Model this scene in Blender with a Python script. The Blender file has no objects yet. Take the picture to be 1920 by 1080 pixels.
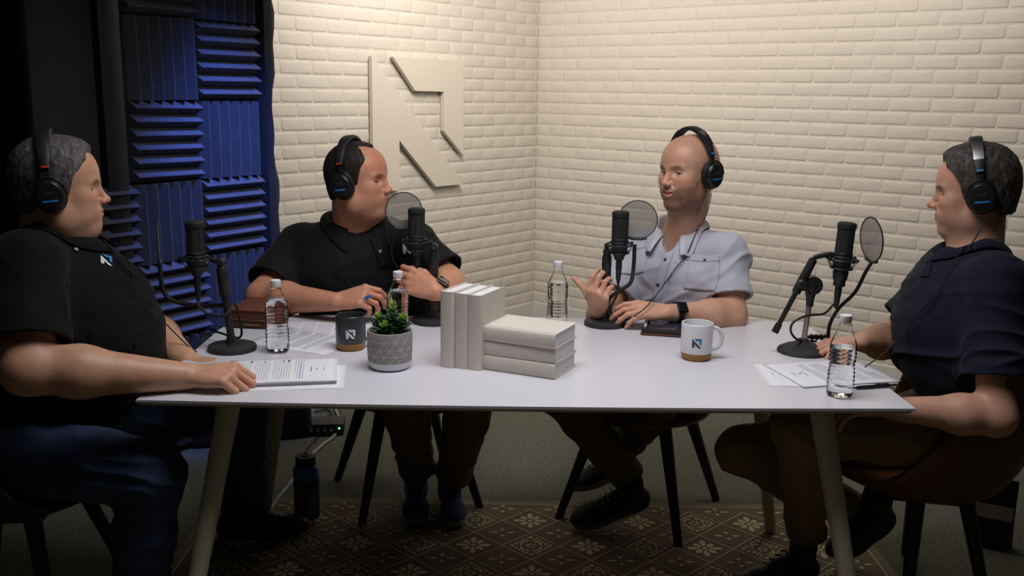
import bpy, bmesh, math, random
import numpy as np
from mathutils import Vector, Matrix
from mathutils.bvhtree import BVHTree

random.seed(7); np.random.seed(7)
scene = bpy.context.scene
COL = scene.collection
PI = math.pi

# ------------------------------------------------------------------ camera, world, lights, exposure
CAM = np.array([0.0, 0.0, 1.465])
FPX, PITCH, ROLL = 1824.0, 0.2, -0.015
_F = np.array([0, math.cos(PITCH), -math.sin(PITCH)])
_U0 = np.array([0, math.sin(PITCH), math.cos(PITCH)])
_X0 = np.array([1.0, 0, 0])
_X = _X0*math.cos(ROLL) - _U0*math.sin(ROLL)
_U = _X0*math.sin(ROLL) + _U0*math.cos(ROLL)
cd = bpy.data.cameras.new('camera'); cam = bpy.data.objects.new('camera', cd); COL.objects.link(cam)
cd.sensor_width = 36.0; cd.lens = FPX/1920*36.0; cd.clip_start = .05; cd.clip_end = 60
cam.matrix_world = Matrix(((_X[0], _U[0], -_F[0], CAM[0]), (_X[1], _U[1], -_F[1], CAM[1]), (_X[2], _U[2], -_F[2], CAM[2]), (0, 0, 0, 1)))
scene.camera = cam
scene.view_settings.view_transform = 'Standard'; scene.view_settings.look = 'None'
scene.view_settings.exposure = 0.0; scene.view_settings.gamma = 1.0
scene.view_settings.use_curve_mapping = False
world = bpy.data.worlds.new('world'); scene.world = world; world.use_nodes = True
world.node_tree.nodes['Background'].inputs[0].default_value = (1.0, .93, .82, 1)
world.node_tree.nodes['Background'].inputs[1].default_value = 0.017

def area_light(name, loc, target, size, power, color, spread=180, size_y=None):
    l = bpy.data.lights.new(name, 'AREA'); l.energy = power; l.color = color; l.size = size
    if size_y: l.shape = 'RECTANGLE'; l.size_y = size_y
    l.spread = math.radians(spread)
    o = bpy.data.objects.new(name, l); COL.objects.link(o); o.location = loc
    o.rotation_euler = (Vector(target)-Vector(loc)).to_track_quat('-Z', 'Y').to_euler()
    return o
def spot_light(name, loc, target, angle, power, color, radius, blend=.6):
    l = bpy.data.lights.new(name, 'SPOT'); l.energy = power; l.color = color
    l.spot_size = math.radians(angle); l.spot_blend = blend; l.shadow_soft_size = radius
    o = bpy.data.objects.new(name, l); COL.objects.link(o); o.location = loc
    o.rotation_euler = (Vector(target)-Vector(loc)).to_track_quat('-Z', 'Y').to_euler()
    return o
area_light('softbox_light', (0.12, 2.18, 2.42), (0.12, 2.50, 0), 1.3, 19, (.98, .965, 1.0), 138, .8)
area_light('wall_wash_light', (-0.10, 4.30, 2.55), (-.05, 5.9, 1.4), .7, 33, (1.0, .90, .80), 170)
area_light('side_wash_light', (1.25, 3.85, 2.58), (1.9, 5.2, 1.2), .6, 15, (1.0, .90, .80), 170)
spot_light('blue_accent_light', (-.38, 3.34, 2.62), (-1.27, 4.02, .78), 33, 390, (.10, .22, 1.0), .08, 1.0)

# ------------------------------------------------------------------ helpers: pixels of the photograph (1920x1080) to points at a known depth
def ray(x, y): return _F + (x-960)/FPX*_X + (540-y)/FPX*_U
def at(x, y, Y):
    R = ray(x, y); return CAM + R*(Y/R[1])
def onz(x, y, z):
    R = ray(x, y); return CAM + R*((z-CAM[2])/R[2])
T = 0.74

# ------------------------------------------------------------------ object helpers
def tag(o, label=None, cat=None, group=None, kind=None):
    if label: o['label'] = label
    if cat: o['category'] = cat
    if group: o['group'] = group
    if kind: o['kind'] = kind
    return o
def empty(name, loc=(0, 0, 0), rz=0, label=None, cat=None, group=None):
    o = bpy.data.objects.new(name, None); COL.objects.link(o)
    o.location = Vector(loc); o.rotation_euler = (0, 0, rz); o.empty_display_size = .05
    return tag(o, label, cat, group)
def mesh_obj(name, verts, faces, mat=None, parent=None, smooth=True, mats=None, fmat=None):
    me = bpy.data.meshes.new(name)
    me.from_pydata([tuple(map(float, v)) for v in verts], [], [tuple(map(int, f)) for f in faces]); me.update()
    if mats:
        for m in mats: me.materials.append(m)
        if fmat is not None: me.polygons.foreach_set('material_index', np.asarray(fmat, dtype=np.int32))
    elif mat: me.materials.append(mat)
    if smooth is True: me.polygons.foreach_set('use_smooth', np.ones(len(me.polygons), dtype=bool))
    elif smooth: me.shade_smooth() if False else set_auto(me, smooth)
    o = bpy.data.objects.new(name, me); COL.objects.link(o)
    if parent is not None: o.parent = parent
    return o
def set_auto(me, ang):
    bm = bmesh.new(); bm.from_mesh(me)
    for f in bm.faces: f.smooth = True
    for e in bm.edges:
        if len(e.link_faces) == 2 and e.calc_face_angle(0) > math.radians(ang): e.smooth = False
    bm.to_mesh(me); bm.free()
def bm_obj(name, bm, mat, parent=None, smooth=30):
    bmesh.ops.recalc_face_normals(bm, faces=bm.faces)
    me = bpy.data.meshes.new(name); bm.to_mesh(me); bm.free()
    if mat: me.materials.append(mat)
    if smooth: set_auto(me, smooth)
    o = bpy.data.objects.new(name, me); COL.objects.link(o)
    if parent is not None: o.parent = parent
    return o
def copy_tree(o, parent=None):
    c = o.copy(); COL.objects.link(c)
    if parent is not None: c.parent = parent
    for ch in list(o.children): copy_tree(ch, c)
    return c
def frame_from(d, up=(0, 0, 1)):
    d = Vector(d).normalized(); u = Vector(up)
    x = u.cross(d)
    if x.length < 1e-5: x = Vector((1, 0, 0)).cross(d)
    x.normalize(); y = d.cross(x)
    return x, y, d
def add_box(bm, c, s, R=None, bevel=0, seg=2):
    g = bmesh.ops.create_cube(bm, size=1)
    vs = g['verts']
    for v in vs: v.co = Vector((v.co.x*s[0], v.co.y*s[1], v.co.z*s[2]))
    if bevel:
        es = list({e for v in vs for e in v.link_edges})
        r = bmesh.ops.bevel(bm, geom=es, offset=bevel, segments=seg, profile=.5, affect='EDGES')
        vs = list({v for f in r['faces'] for v in f.verts} | {v for v in vs if v.is_valid})
    for v in vs: v.co = (R @ v.co if R is not None else v.co) + Vector(c)
    return vs
def add_lathe(bm, prof, seg=32, M=None, cap=True):
    rings = []
    for r, z in prof:
        if r < 1e-6: rings.append([bm.verts.new((0, 0, z))])
        else: rings.append([bm.verts.new((r*math.cos(2*PI*i/seg), r*math.sin(2*PI*i/seg), z)) for i in range(seg)])
    for a, b in zip(rings, rings[1:]):
        for i in range(seg):
            j = (i+1) % seg
            q = [a[i % len(a)], a[j % len(a)], b[j % len(b)], b[i % len(b)]]
            q2 = []
            for v in q:
                if v not in q2: q2.append(v)
            if len(q2) > 2:
                try: bm.faces.new(q2)
                except ValueError: pass
    if cap:
        for rg in (rings[0], rings[-1]):
            if len(rg) > 2:
                try: bm.faces.new(rg)
                except ValueError: pass
    if M is not None:
        for rg in rings:
            for v in rg: v.co = M @ v.co
def add_tube(bm, pts, r, seg=8, cap=True):
    pts = [Vector(p) for p in pts]; n = len(pts)
    rs = r if hasattr(r, '__len__') else [r]*n
    rings = []; x = None
    for i, p in enumerate(pts):
        d = (pts[min(i+1, n-1)]-pts[max(i-1, 0)]).normalized()
        if x is None: x, y, _ = frame_from(d, (0, 0, 1) if abs(d.z) < .9 else (0, 1, 0))
        else:
            x = (x-d*x.dot(d)).normalized(); y = d.cross(x)
        rings.append([bm.verts.new(p+x*rs[i]*math.cos(2*PI*k/seg)+y*rs[i]*math.sin(2*PI*k/seg)) for k in range(seg)])
    for a, b in zip(rings, rings[1:]):
        for k in range(seg): bm.faces.new((a[k], a[(k+1) % seg], b[(k+1) % seg], b[k]))
    if cap: bm.faces.new(rings[0][::-1]); bm.faces.new(rings[-1])
def add_cone(bm, a, b, ra, rb, seg=24): add_tube(bm, [a, b], [ra, rb], seg)
def spline(pts, n=8):
    P = [np.array(p, float) for p in pts]; P = [2*P[0]-P[1]]+P+[2*P[-1]-P[-2]]
    out = []
    for i in range(1, len(P)-2):
        for k in range(n):
            t = k/n
            out.append(.5*((2*P[i])+(-P[i-1]+P[i+1])*t+(2*P[i-1]-5*P[i]+4*P[i+1]-P[i+2])*t*t+(-P[i-1]+3*P[i]-3*P[i+1]+P[i+2])*t**3))
    out.append(P[-2]); return out
def add_prism(bm, poly, z0, z1, M=None):
    a = [bm.verts.new((x, y, z0)) for x, y in poly]; b = [bm.verts.new((x, y, z1)) for x, y in poly]
    n = len(poly)
    for i in range(n): bm.faces.new((a[i], a[(i+1) % n], b[(i+1) % n], b[i]))
    bm.faces.new(a[::-1]); bm.faces.new(b)
    if M is not None:
        for v in a+b: v.co = M @ v.co
def mat_from(x, y, z, o):
    return Matrix(((x[0], y[0], z[0], o[0]), (x[1], y[1], z[1], o[1]), (x[2], y[2], z[2], o[2]), (0, 0, 0, 1)))

# ------------------------------------------------------------------ materials
def mat(name, col, rough=.5, metal=0, spec=.5, bump=0, bscale=50, var=0, vscale=8, col2=None, sss=0, trans=0, ior=1.45, sheen=0, coat=0, stretch=None, attr=None):
    m = bpy.data.materials.new(name); m.use_nodes = True
    nt = m.node_tree; b = nt.nodes['Principled BSDF']
    def N(t, **k):
        n = nt.nodes.new(t)
        for a, v in k.items(): setattr(n, a, v)
        return n
    b.inputs['Base Color'].default_value = (*col, 1); b.inputs['Roughness'].default_value = rough
    b.inputs['Metallic'].default_value = metal; b.inputs['Specular IOR Level'].default_value = spec
    b.inputs['IOR'].default_value = ior
    if trans: b.inputs['Transmission Weight'].default_value = trans
    if sheen: b.inputs['Sheen Weight'].default_value = sheen; b.inputs['Sheen Roughness'].default_value = .5
    if coat: b.inputs['Coat Weight'].default_value = coat; b.inputs['Coat Roughness'].default_value = .08
    if sss:
        b.inputs['Subsurface Weight'].default_value = sss; b.inputs['Subsurface Radius'].default_value = (1, .35, .2)
        b.inputs['Subsurface Scale'].default_value = .006
    tc = N('ShaderNodeTexCoord')
    src = tc.outputs['Object']
    if stretch:
        mp = N('ShaderNodeMapping'); mp.inputs['Scale'].default_value = stretch
        nt.links.new(src, mp.inputs[0]); src = mp.outputs[0]
    base = None
    if attr:
        a = N('ShaderNodeAttribute'); a.attribute_name = attr; base = a.outputs['Color']
    if var or col2:
        nz = N('ShaderNodeTexNoise'); nz.inputs['Scale'].default_value = vscale; nz.inputs['Detail'].default_value = 5
        nt.links.new(src, nz.inputs['Vector'])
        cr = N('ShaderNodeValToRGB'); cr.color_ramp.elements[0].position = .3; cr.color_ramp.elements[1].position = .7
        c2 = col2 or tuple(c*(1-var) for c in col)
        if base is not None:
            v0 = 1-var; cr.color_ramp.elements[0].color = (v0, v0, v0, 1); cr.color_ramp.elements[1].color = (1, 1, 1, 1)
            mx = N('ShaderNodeMix', data_type='RGBA', blend_type='MULTIPLY'); mx.inputs[0].default_value = 1
            nt.links.new(base, mx.inputs[6]); nt.links.new(cr.outputs[0], mx.inputs[7]); base = mx.outputs[2]
        else:
            cr.color_ramp.elements[0].color = (*c2, 1); cr.color_ramp.elements[1].color = (*col, 1); base = cr.outputs[0]
        nt.links.new(nz.outputs['Fac'], cr.inputs[0])
    if base is not None: nt.links.new(base, b.inputs['Base Color'])
    if bump:
        n2 = N('ShaderNodeTexNoise'); n2.inputs['Scale'].default_value = bscale; n2.inputs['Detail'].default_value = 6
        nt.links.new(src, n2.inputs['Vector'])
        bp = N('ShaderNodeBump'); bp.inputs['Strength'].default_value = bump; bp.inputs['Distance'].default_value = .002
        nt.links.new(n2.outputs['Fac'], bp.inputs['Height']); nt.links.new(bp.outputs[0], b.inputs['Normal'])
    return m
def emit(name, col, s):
    m = bpy.data.materials.new(name); m.use_nodes = True; nt = m.node_tree
    b = nt.nodes['Principled BSDF']; b.inputs['Base Color'].default_value = (*col, 1)
    b.inputs['Emission Color'].default_value = (*col, 1); b.inputs['Emission Strength'].default_value = s
    return m
def sheet(name, col, alpha, rough=.1, glossy=.10):
    """thin see-through film: transparent mixed with a fresnel gloss / tinted weave"""
    m = bpy.data.materials.new(name); m.use_nodes = True; nt = m.node_tree; nt.nodes.clear()
    o = nt.nodes.new('ShaderNodeOutputMaterial'); t = nt.nodes.new('ShaderNodeBsdfTransparent')
    g = nt.nodes.new('ShaderNodeBsdfPrincipled'); g.inputs['Base Color'].default_value = (*col, 1); g.inputs['Roughness'].default_value = rough
    mx = nt.nodes.new('ShaderNodeMixShader')
    if alpha is None:
        lw = nt.nodes.new('ShaderNodeLayerWeight'); lw.inputs[0].default_value = glossy
        g = nt.nodes.new('ShaderNodeBsdfGlossy'); g.inputs['Color'].default_value = (*col, 1); g.inputs['Roughness'].default_value = rough
        nt.links.new(lw.outputs['Fresnel'], mx.inputs[0])
    else: mx.inputs[0].default_value = alpha
    nt.links.new(t.outputs[0], mx.inputs[1]); nt.links.new(g.outputs[0], mx.inputs[2]); nt.links.new(mx.outputs[0], o.inputs[0])
    return m

# ------------------------------------------------------------------ implicit surfaces: smooth unions of tapered limbs, meshed by surface nets
def smin(a, b, k):
    if k <= 0: return np.minimum(a, b)
    h = np.maximum(k-np.abs(a-b), 0)/k
    return np.minimum(a, b)-h*h*k*.25
def vec(*a): return np.array(a, float)
class S:
    def __init__(s): s.ops = []
    def add(s, fn, c, r, k=.01, mode=0): s.ops.append((fn, np.array(c, float), r, k, mode)); return s
    def rc(s, a, b, ra, rb, k=.01, mode=0):
        a = np.array(a, float); b = np.array(b, float); ba = b-a; L2 = max(ba@ba, 1e-12)
        def fn(P):
            q = P-a; t = np.clip((q@ba)/L2, 0, 1)
            return np.sqrt(((q-t[..., None]*ba)**2).sum(-1))-(ra+(rb-ra)*t)
        return s.add(fn, (a+b)/2, math.sqrt(L2)/2+max(ra, rb), k, mode)
    def el(s, c, r, R=None, k=.01, mode=0):
        c = np.array(c, float); r = np.array(r, float); R = np.eye(3) if R is None else np.array(R, float)
        def fn(P):
            q = (P-c)@R
            k0 = np.sqrt(((q/r)**2).sum(-1)); k1 = np.sqrt(((q/(r*r))**2).sum(-1))+1e-9
            return k0*(k0-1)/k1
        return s.add(fn, c, r.max(), k, mode)
    def chain(s, pts, rs, k=.01, mode=0):
        for i in range(len(pts)-1): s.rc(pts[i], pts[i+1], rs[i], rs[i+1], k, mode)
        return s
    def ev(s, P, C=None, hr=None):
        D = np.full(P.shape[:-1], .5)
        for fn, c, r, k, mode in s.ops:
            if C is not None:
                m = np.sqrt(((C-c)**2).sum(-1)) < r+2.4*hr+k*1.3+.012
                if not m.any(): continue
                d = fn(P[m])
            else: m = slice(None); d = fn(P)
            if mode == 0: D[m] = smin(D[m], d, k)
            elif mode == 1: D[m] = -smin(-D[m], d, k)       # subtract
        return D
def surface(s, h, B=8):
    """returns verts, quads"""
    lo = np.min([c-r for _, c, r, k, m in s.ops if m == 0], axis=0)-.02
    hi = np.max([c+r for _, c, r, k, m in s.ops if m == 0], axis=0)+.02
    bs = h*B; nb = np.ceil((hi-lo)/bs).astype(int)
    g = np.stack(np.meshgrid(*[np.arange(n) for n in nb], indexing='ij'), -1).reshape(-1, 3)
    cen = lo+(g+.5)*bs
    hr = bs*.87
    keep = np.zeros(len(g), bool)
    for i in range(0, len(g), 60000):
        c = cen[i:i+60000]; d = s.ev(c[:, None, :], c, hr)[:, 0]
        keep[i:i+60000] = np.abs(d) < hr*1.6
    g = g[keep]; cen = cen[keep]
    off = np.stack(np.meshgrid(*[np.arange(B+1)]*3, indexing='ij'), -1).reshape(-1, 3)
    NX = nb*B+2
    def key(I): return (I[..., 0].astype(np.int64)*NX[1]+I[..., 1])*NX[2]+I[..., 2]
    VK = []; VP = []; EQ = []
    for i in range(0, len(g), 400):
        gi = g[i:i+400]; I = gi[:, None, :]*B+off[None]
        P = lo+I*h
        D = s.ev(P, cen[i:i+400], hr).reshape(-1, B+1, B+1, B+1)
        Pg = I.reshape(-1, B+1, B+1, B+1, 3)
        sgn = D < 0
        acc = np.zeros(D[:, :B, :B, :B].shape+(3,)); cnt = np.zeros(D[:, :B, :B, :B].shape)
        for ax in range(3):
            o1, o2 = [a for a in range(3) if a != ax]
            for u in (0, 1):
                for v in (0, 1):
                    st = [0, 0, 0]; st[o1] = u; st[o2] = v
                    sl = tuple([slice(None)]+[slice(st[a], st[a]+B) for a in range(3)])
                    e = list(st); e[ax] += 1
                    sl2 = tuple([slice(None)]+[slice(e[a], e[a]+B) for a in range(3)])
                    a_, b_ = D[sl], D[sl2]; cr = sgn[sl] != sgn[sl2]
                    t = np.where(cr, a_/np.where(cr, a_-b_, 1), 0)
                    for c3 in range(3):
                        acc[..., c3] += np.where(cr, st[c3]+(t if c3 == ax else 0), 0)
                    cnt += cr
                    if u == 0 and v == 0:
                        w = np.argwhere(cr)
                        if len(w):
                            base = Pg[w[:, 0], w[:, 1], w[:, 2], w[:, 3]]
                            EQ.append(np.column_stack([base, np.full(len(w), ax), sgn[sl][cr]]))
        w = np.argwhere(cnt > 0)
        ci = Pg[w[:, 0], w[:, 1], w[:, 2], w[:, 3]]
        VK.append(key(ci)); VP.append(lo+(ci+acc[cnt > 0]/cnt[cnt > 0][:, None])*h)
    VK = np.concatenate(VK); VP = np.concatenate(VP); EQ = np.concatenate(EQ)
    o = np.argsort(VK); VK = VK[o]; VP = VP[o]
    Q = []
    for ax in range(3):
        o1, o2 = (ax+1) % 3, (ax+2) % 3
        e = EQ[EQ[:, 3] == ax]; b = e[:, :3]; s_ = e[:, 4].astype(bool)
        ids = []; ok = np.ones(len(b), bool)
        for du, dv in ((1, 1), (0, 1), (0, 0), (1, 0)):
            c = b.copy(); c[:, o1] -= du; c[:, o2] -= dv
            kk = key(c); p = np.clip(np.searchsorted(VK, kk), 0, len(VK)-1)
            ok &= VK[p] == kk; ids.append(p)
        q = np.column_stack(ids)[ok]; s_ = s_[ok]
        q[~s_] = q[~s_][:, ::-1]; Q.append(q)
    return VP, np.concatenate(Q)
def vnormals(V, Q):
    n = np.cross(V[Q[:, 2]]-V[Q[:, 0]], V[Q[:, 3]]-V[Q[:, 1]])
    N = np.zeros_like(V)
    for i in range(4): np.add.at(N, Q[:, i], n)
    return N/(np.linalg.norm(N, axis=1)[:, None]+1e-12)
def relax(V, Q, it=1, w=.5):
    for _ in range(it):
        A = np.zeros_like(V); c = np.zeros(len(V))
        for i in range(4):
            j = (i+1) % 4
            np.add.at(A, Q[:, i], V[Q[:, j]]); np.add.at(A, Q[:, j], V[Q[:, i]])
            np.add.at(c, Q[:, i], 1); np.add.at(c, Q[:, j], 1)
        V = V*(1-w)+w*A/np.maximum(c, 1)[:, None]
    return V
def vnoise(P, seed=0):
    """smooth lattice noise in 0..1"""
    I = np.floor(P).astype(np.int64); f = P-I; f = f*f*(3-2*f)
    def h(i, j, k):
        x = (i*73856093) ^ (j*19349663) ^ (k*83492791) ^ (seed*2654435)
        x = (x ^ (x >> 13))*1274126177 & 0x7fffffff
        return ((x ^ (x >> 16)) & 0xffff)/65535.
    r = 0
    for a in (0, 1):
        for b in (0, 1):
            for c in (0, 1):
                w = (f[:, 0] if a else 1-f[:, 0])*(f[:, 1] if b else 1-f[:, 1])*(f[:, 2] if c else 1-f[:, 2])
                r = r+w*h(I[:, 0]+a, I[:, 1]+b, I[:, 2]+c)
    return r
def biggest(V, Q):
    l = np.arange(len(V)); E = np.concatenate([Q[:, [0, 1]], Q[:, [1, 2]], Q[:, [2, 3]]])
    for _ in range(400):
        a, b = l[E[:, 0]], l[E[:, 1]]; m = np.minimum(a, b); o = l.copy()
        np.minimum.at(l, a, m); np.minimum.at(l, b, m); l = l[l]; l = l[l]
        if (o == l).all(): break
    k = np.bincount(l).argmax(); keep = l == k
    idx = np.cumsum(keep)-1
    return V[keep], idx[Q[keep[Q[:, 0]]]]
def fast_obj(name, V, Q, m, parent=None, col=None):
    me = bpy.data.meshes.new(name)
    me.vertices.add(len(V)); me.vertices.foreach_set('co', np.ascontiguousarray(V, dtype=np.float32).ravel())
    me.loops.add(len(Q)*4); me.loops.foreach_set('vertex_index', np.ascontiguousarray(Q, dtype=np.int32).ravel())
    me.polygons.add(len(Q)); me.polygons.foreach_set('loop_start', np.arange(0, len(Q)*4, 4, dtype=np.int32))
    me.update(calc_edges=True); me.validate()
    me.polygons.foreach_set('use_smooth', np.ones(len(me.polygons), dtype=bool))
    if m: me.materials.append(m)
    if col is not None:
        a = me.color_attributes.new('tint', 'FLOAT_COLOR', 'POINT')
        a.data.foreach_set('color', np.column_stack([col, np.ones(len(col))]).astype(np.float32).ravel())
    o = bpy.data.objects.new(name, me); COL.objects.link(o)
    if parent is not None: o.parent = parent
    return o
# ------------------------------------------------------------------ room shell
C0 = np.array([.14, 6.297, 0]); LD = np.array([-.623, -.7822, 0]); RD = np.array([.7822, -.623, 0])
LN = np.array([.7822, -.623, 0]); RN = np.array([-.623, -.7822, 0])      # into the room
COURSE, BRICK_L = .0677, .2
M_PAINT = mat('cream_painted_brick', (.72, .68, .615), .55, bump=.35, bscale=60, var=.05, vscale=14)
M_GROUT = mat('cream_painted_mortar', (.70, .66, .595), .6, bump=.3, bscale=90)
M_CARPET = mat('grey_teal_carpet', (.13, .125, .10), .95, bump=1.0, bscale=420)
nt = M_CARPET.node_tree; b_ = nt.nodes['Principled BSDF']
tc = nt.nodes.new('ShaderNodeTexCoord'); n1 = nt.nodes.new('ShaderNodeTexNoise'); n1.inputs['Scale'].default_value = 170; n1.inputs['Detail'].default_value = 3
n2 = nt.nodes.new('ShaderNodeTexNoise'); n2.inputs['Scale'].default_value = 70; n2.inputs['Detail'].default_value = 4
mp_ = nt.nodes.new('ShaderNodeMapping'); mp_.inputs['Scale'].default_value = (1, 1.5, 1)
ad = nt.nodes.new('ShaderNodeMath'); ad.operation = 'MULTIPLY_ADD'; ad.inputs[1].default_value = .45
r1 = nt.nodes.new('ShaderNodeValToRGB'); r1.color_ramp.interpolation = 'LINEAR'
for i, (p_, c_) in enumerate([(.50, (.036, .062, .062)), (.62, (.060, .085, .072)), (.74, (.095, .105, .075)), (.82, (.14, .10, .07)), (.92, (.14, .14, .10))]):
    e_ = r1.color_ramp.elements[i] if i < 2 else r1.color_ramp.elements.new(p_)
    e_.position = p_; e_.color = (*c_, 1)
nt.links.new(tc.outputs['Object'], mp_.inputs[0]); nt.links.new(mp_.outputs[0], n1.inputs['Vector']); nt.links.new(mp_.outputs[0], n2.inputs['Vector'])
nt.links.new(n1.outputs['Fac'], ad.inputs[0]); nt.links.new(n2.outputs['Fac'], ad.inputs[2]); nt.links.new(ad.outputs[0], r1.inputs[0]); nt.links.new(r1.outputs[0], b_.inputs['Base Color'])

def struct_box(name, o, d, n, s0, s1, z0, z1, d0, d1, m, parent=None):
    """box spanning s0..s1 along d, z0..z1, depth d0..d1 along n"""
    bm = bmesh.new(); vs = []
    for s in (s0, s1):
        for dd in (d0, d1):
            for z in (z0, z1): vs.append(bm.verts.new(Vector(o+d*s+n*dd+np.array([0, 0, z]))))
    for f in ((0, 1, 3, 2), (4, 6, 7, 5), (0, 4, 5, 1), (2, 3, 7, 6), (0, 2, 6, 4), (1, 5, 7, 3)): bm.faces.new([vs[i] for i in f])
    ob = bm_obj(name, bm, m, parent, 0)
    if parent is None: ob['kind'] = 'structure'
    return ob
CEIL = 2.75
bm = bmesh.new(); add_box(bm, (.6, 2.9, -.02), (9, 9.4, .04)); fl = bm_obj('floor', bm, M_CARPET, None, 0); fl['kind'] = 'structure'
fl['label'] = 'grey and teal flecked carpet floor'
bm = bmesh.new(); add_box(bm, (.6, 2.9, CEIL+.03), (9, 9.4, .06)); ce = bm_obj('ceiling', bm, mat('ceiling_paint', (.35, .33, .30), .9), None, 0); ce['kind'] = 'structure'
wl = struct_box('wall_left', C0, LD, LN, -.1, 2.72, 0, CEIL, -.1, 0, M_GROUT)
wr_ = struct_box('wall_right', C0, RD, RN, -.1, 4.6, 0, CEIL, -.1, 0, M_GROUT)
# bricks, each a slightly uneven slab standing proud of the joints
def brick_mesh(seed, L=.1925, Hh=.0600):
    rnd = random.Random(seed); out = []; j = lambda a: rnd.uniform(-a, a)
    V = []; F = []
    def ring(ins, dep, k):
        c = .006; X, Z = L/2-ins, Hh/2-ins
        P_ = [(-X+c, -Z), (X-c, -Z), (X, -Z+c), (X, Z-c), (X-c, Z), (-X+c, Z), (-X, Z-c), (-X, -Z+c)]
        return [(x+j(k), z+j(k), dep) for x, z in P_]
    r0 = ring(0, -.002, .0008); r1_ = ring(.0014, .0009, .0010); r2 = ring(.0060, .0022, .0012)
    for r in (r0, r1_, r2): V += [(x, d, z) for x, z, d in r]
    for a in (0, 8):
        for i in range(8): F.append((a+i, a+(i+1) % 8, a+8+(i+1) % 8, a+8+i))
    V.append((j(.01), .0024+j(.0004), j(.004))); F += [(16+i, 16+(i+1) % 8, 24) for i in range(8)]
    me = bpy.data.meshes.new('brick'); me.from_pydata(V, [], F); me.materials.append(M_PAINT)
    me.polygons.foreach_set('use_smooth', np.ones(len(F), dtype=bool)); me.update(); return me
BR = [brick_mesh(i) for i in range(10)]
def lay(wall, d, n, smin_, smax, off_even, nsel):
    cand = []
    for k in range(-11, 30):
        z = 1.933-COURSE*k+COURSE/2+.0
        if z > CEIL-.04 or z < .04: continue
        o = off_even if k % 2 == 0 else off_even+BRICK_L/2
        i = math.floor(smin_/BRICK_L)-1
        while o+i*BRICK_L < smax:
            s0, s1 = o+i*BRICK_L, o+(i+1)*BRICK_L; i += 1
            s0c, s1c = max(s0, smin_), min(s1, smax)
            if s1c-s0c < .02: continue
            c = C0+d*(s0c+s1c)/2+np.array([0, 0, z])
            q = c-CAM; dep = q@_F; px = 960+FPX*(q@_X)/dep; py = 540-FPX*(q@_U)/dep
            vis = -20 < px < 1940 and -12 < py < 775
            cand.append((0 if vis else 1, (q@q)**.5, c, (s1c-s0c)/BRICK_L))
    cand.sort(key=lambda t: (t[0], t[1]))
    ang = math.atan2(n[1], n[0])-PI/2
    Mr = Matrix.Rotation(ang, 4, 'Z'); rnd = random.Random(3)
    stuff = bmesh.new(); cnt = 0
    for v, _, c, w in cand:
        M = Matrix.Translation(Vector(c+n*rnd.uniform(-.0006, .0006))) @ Mr @ Matrix.Rotation(rnd.uniform(-.003, .003), 4, 'Y') @ Matrix.Diagonal((w, 1, 1, 1))
        me = BR[rnd.randrange(10)]
        if cnt < nsel and v == 0:
            o = bpy.data.objects.new('brick', me); COL.objects.link(o); o.parent = wall; o.matrix_local = M; cnt += 1
        else:
            t = me.copy(); t.transform(M); stuff.from_mesh(t); bpy.data.meshes.remove(t)
    o = bm_obj('brickwork', stuff, M_PAINT, wall, 180); o['kind'] = 'stuff'
    print('bricks', cnt, len(cand))
lay(wl, LD, LN, .0, 2.72, .02, 298)
lay(wr_, RD, RN, .0, 4.6, .0, 298)
M_BASE = mat('white_baseboard_paint', (.72, .71, .68), .4)
struct_box('baseboard_left', C0, LD, LN, 0, 2.72, 0, .10, .006, .018, M_BASE)
struct_box('baseboard_right', C0, RD, RN, 0, 4.6, 0, .10, .006, .018, M_BASE)
# far left: dark window in a black frame, an unlit room behind it
M_FRAME = mat('black_window_frame', (.012, .012, .013), .4); M_DARK = mat('unlit_room_wall', (.02, .02, .018), .9)
wn = struct_box('window_1', C0, LD, LN, 2.72, 2.80, 0, CEIL, -.08, .05, M_FRAME)
wn['label'] = 'tall dark glass partition in a black frame'
for a, b, z0, z1 in ((2.80, 5.2, CEIL-.12, CEIL), (2.80, 5.2, 0, .16), (3.40, 3.50, .16, CEIL-.12), (4.3, 4.4, .16, CEIL-.12), (5.1, 5.2, .16, CEIL-.12)):
    struct_box('window_frame', C0, LD, LN, a, b, z0, z1, -.06, .03, M_FRAME, wn)
M_GLASS = sheet('dark_window_glass', (.9, .9, .9), None, .02, .45)
for a, b in ((2.80, 3.40), (3.50, 4.3), (4.4, 5.1)):
    struct_box('pane', C0, LD, LN, a, b, .16, CEIL-.12, -.018, -.012, M_GLASS, wn)
struct_box('wall_beyond', C0, LD, LN, 2.7, 6.0, 0, CEIL, -1.7, -1.6, M_DARK)
struct_box('wall_beyond', C0, LD, LN, 2.62, 2.72, 0, CEIL, -1.7, -.11, M_DARK)
# relief monogram on the wall: two thick cut-out pieces
M_SIGN = mat('cream_painted_board', (.74, .69, .61), .45, bump=.1, bscale=50)
sg = empty('wall_sign', C0+LD*1.1+LN*.008+np.array([0, 0, 1.277]), 0, 'large cream angular arrow-like monogram in two pieces, mounted on the brick wall', 'sign')
def sign_piece(name, poly):
    M = mat_from(-LD, (0, 0, 1), LN, C0+LD*1.455+LN*.010+np.array([0, 0, .925])-np.array(sg.location))
    bm = bmesh.new(); add_prism(bm, [(x*.715, y*.707) for x, y in poly], 0, .026, M)
    bmesh.ops.bevel(bm, geom=bm.edges[:], offset=.0015, segments=1, affect='EDGES')
    bm_obj(name, bm, M_SIGN, sg, 30)
LOGO_A = [(0, 1), (0, .0), (.27, 0), (.27, .385), (.675, 0), (1, 0)]
LOGO_B = [(.21, 1), (1, 1), (1, .233), (.763, .443), (.763, .75), (.445, .75)]
sign_piece('stem_piece', LOGO_A); sign_piece('corner_piece', LOGO_B)

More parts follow.
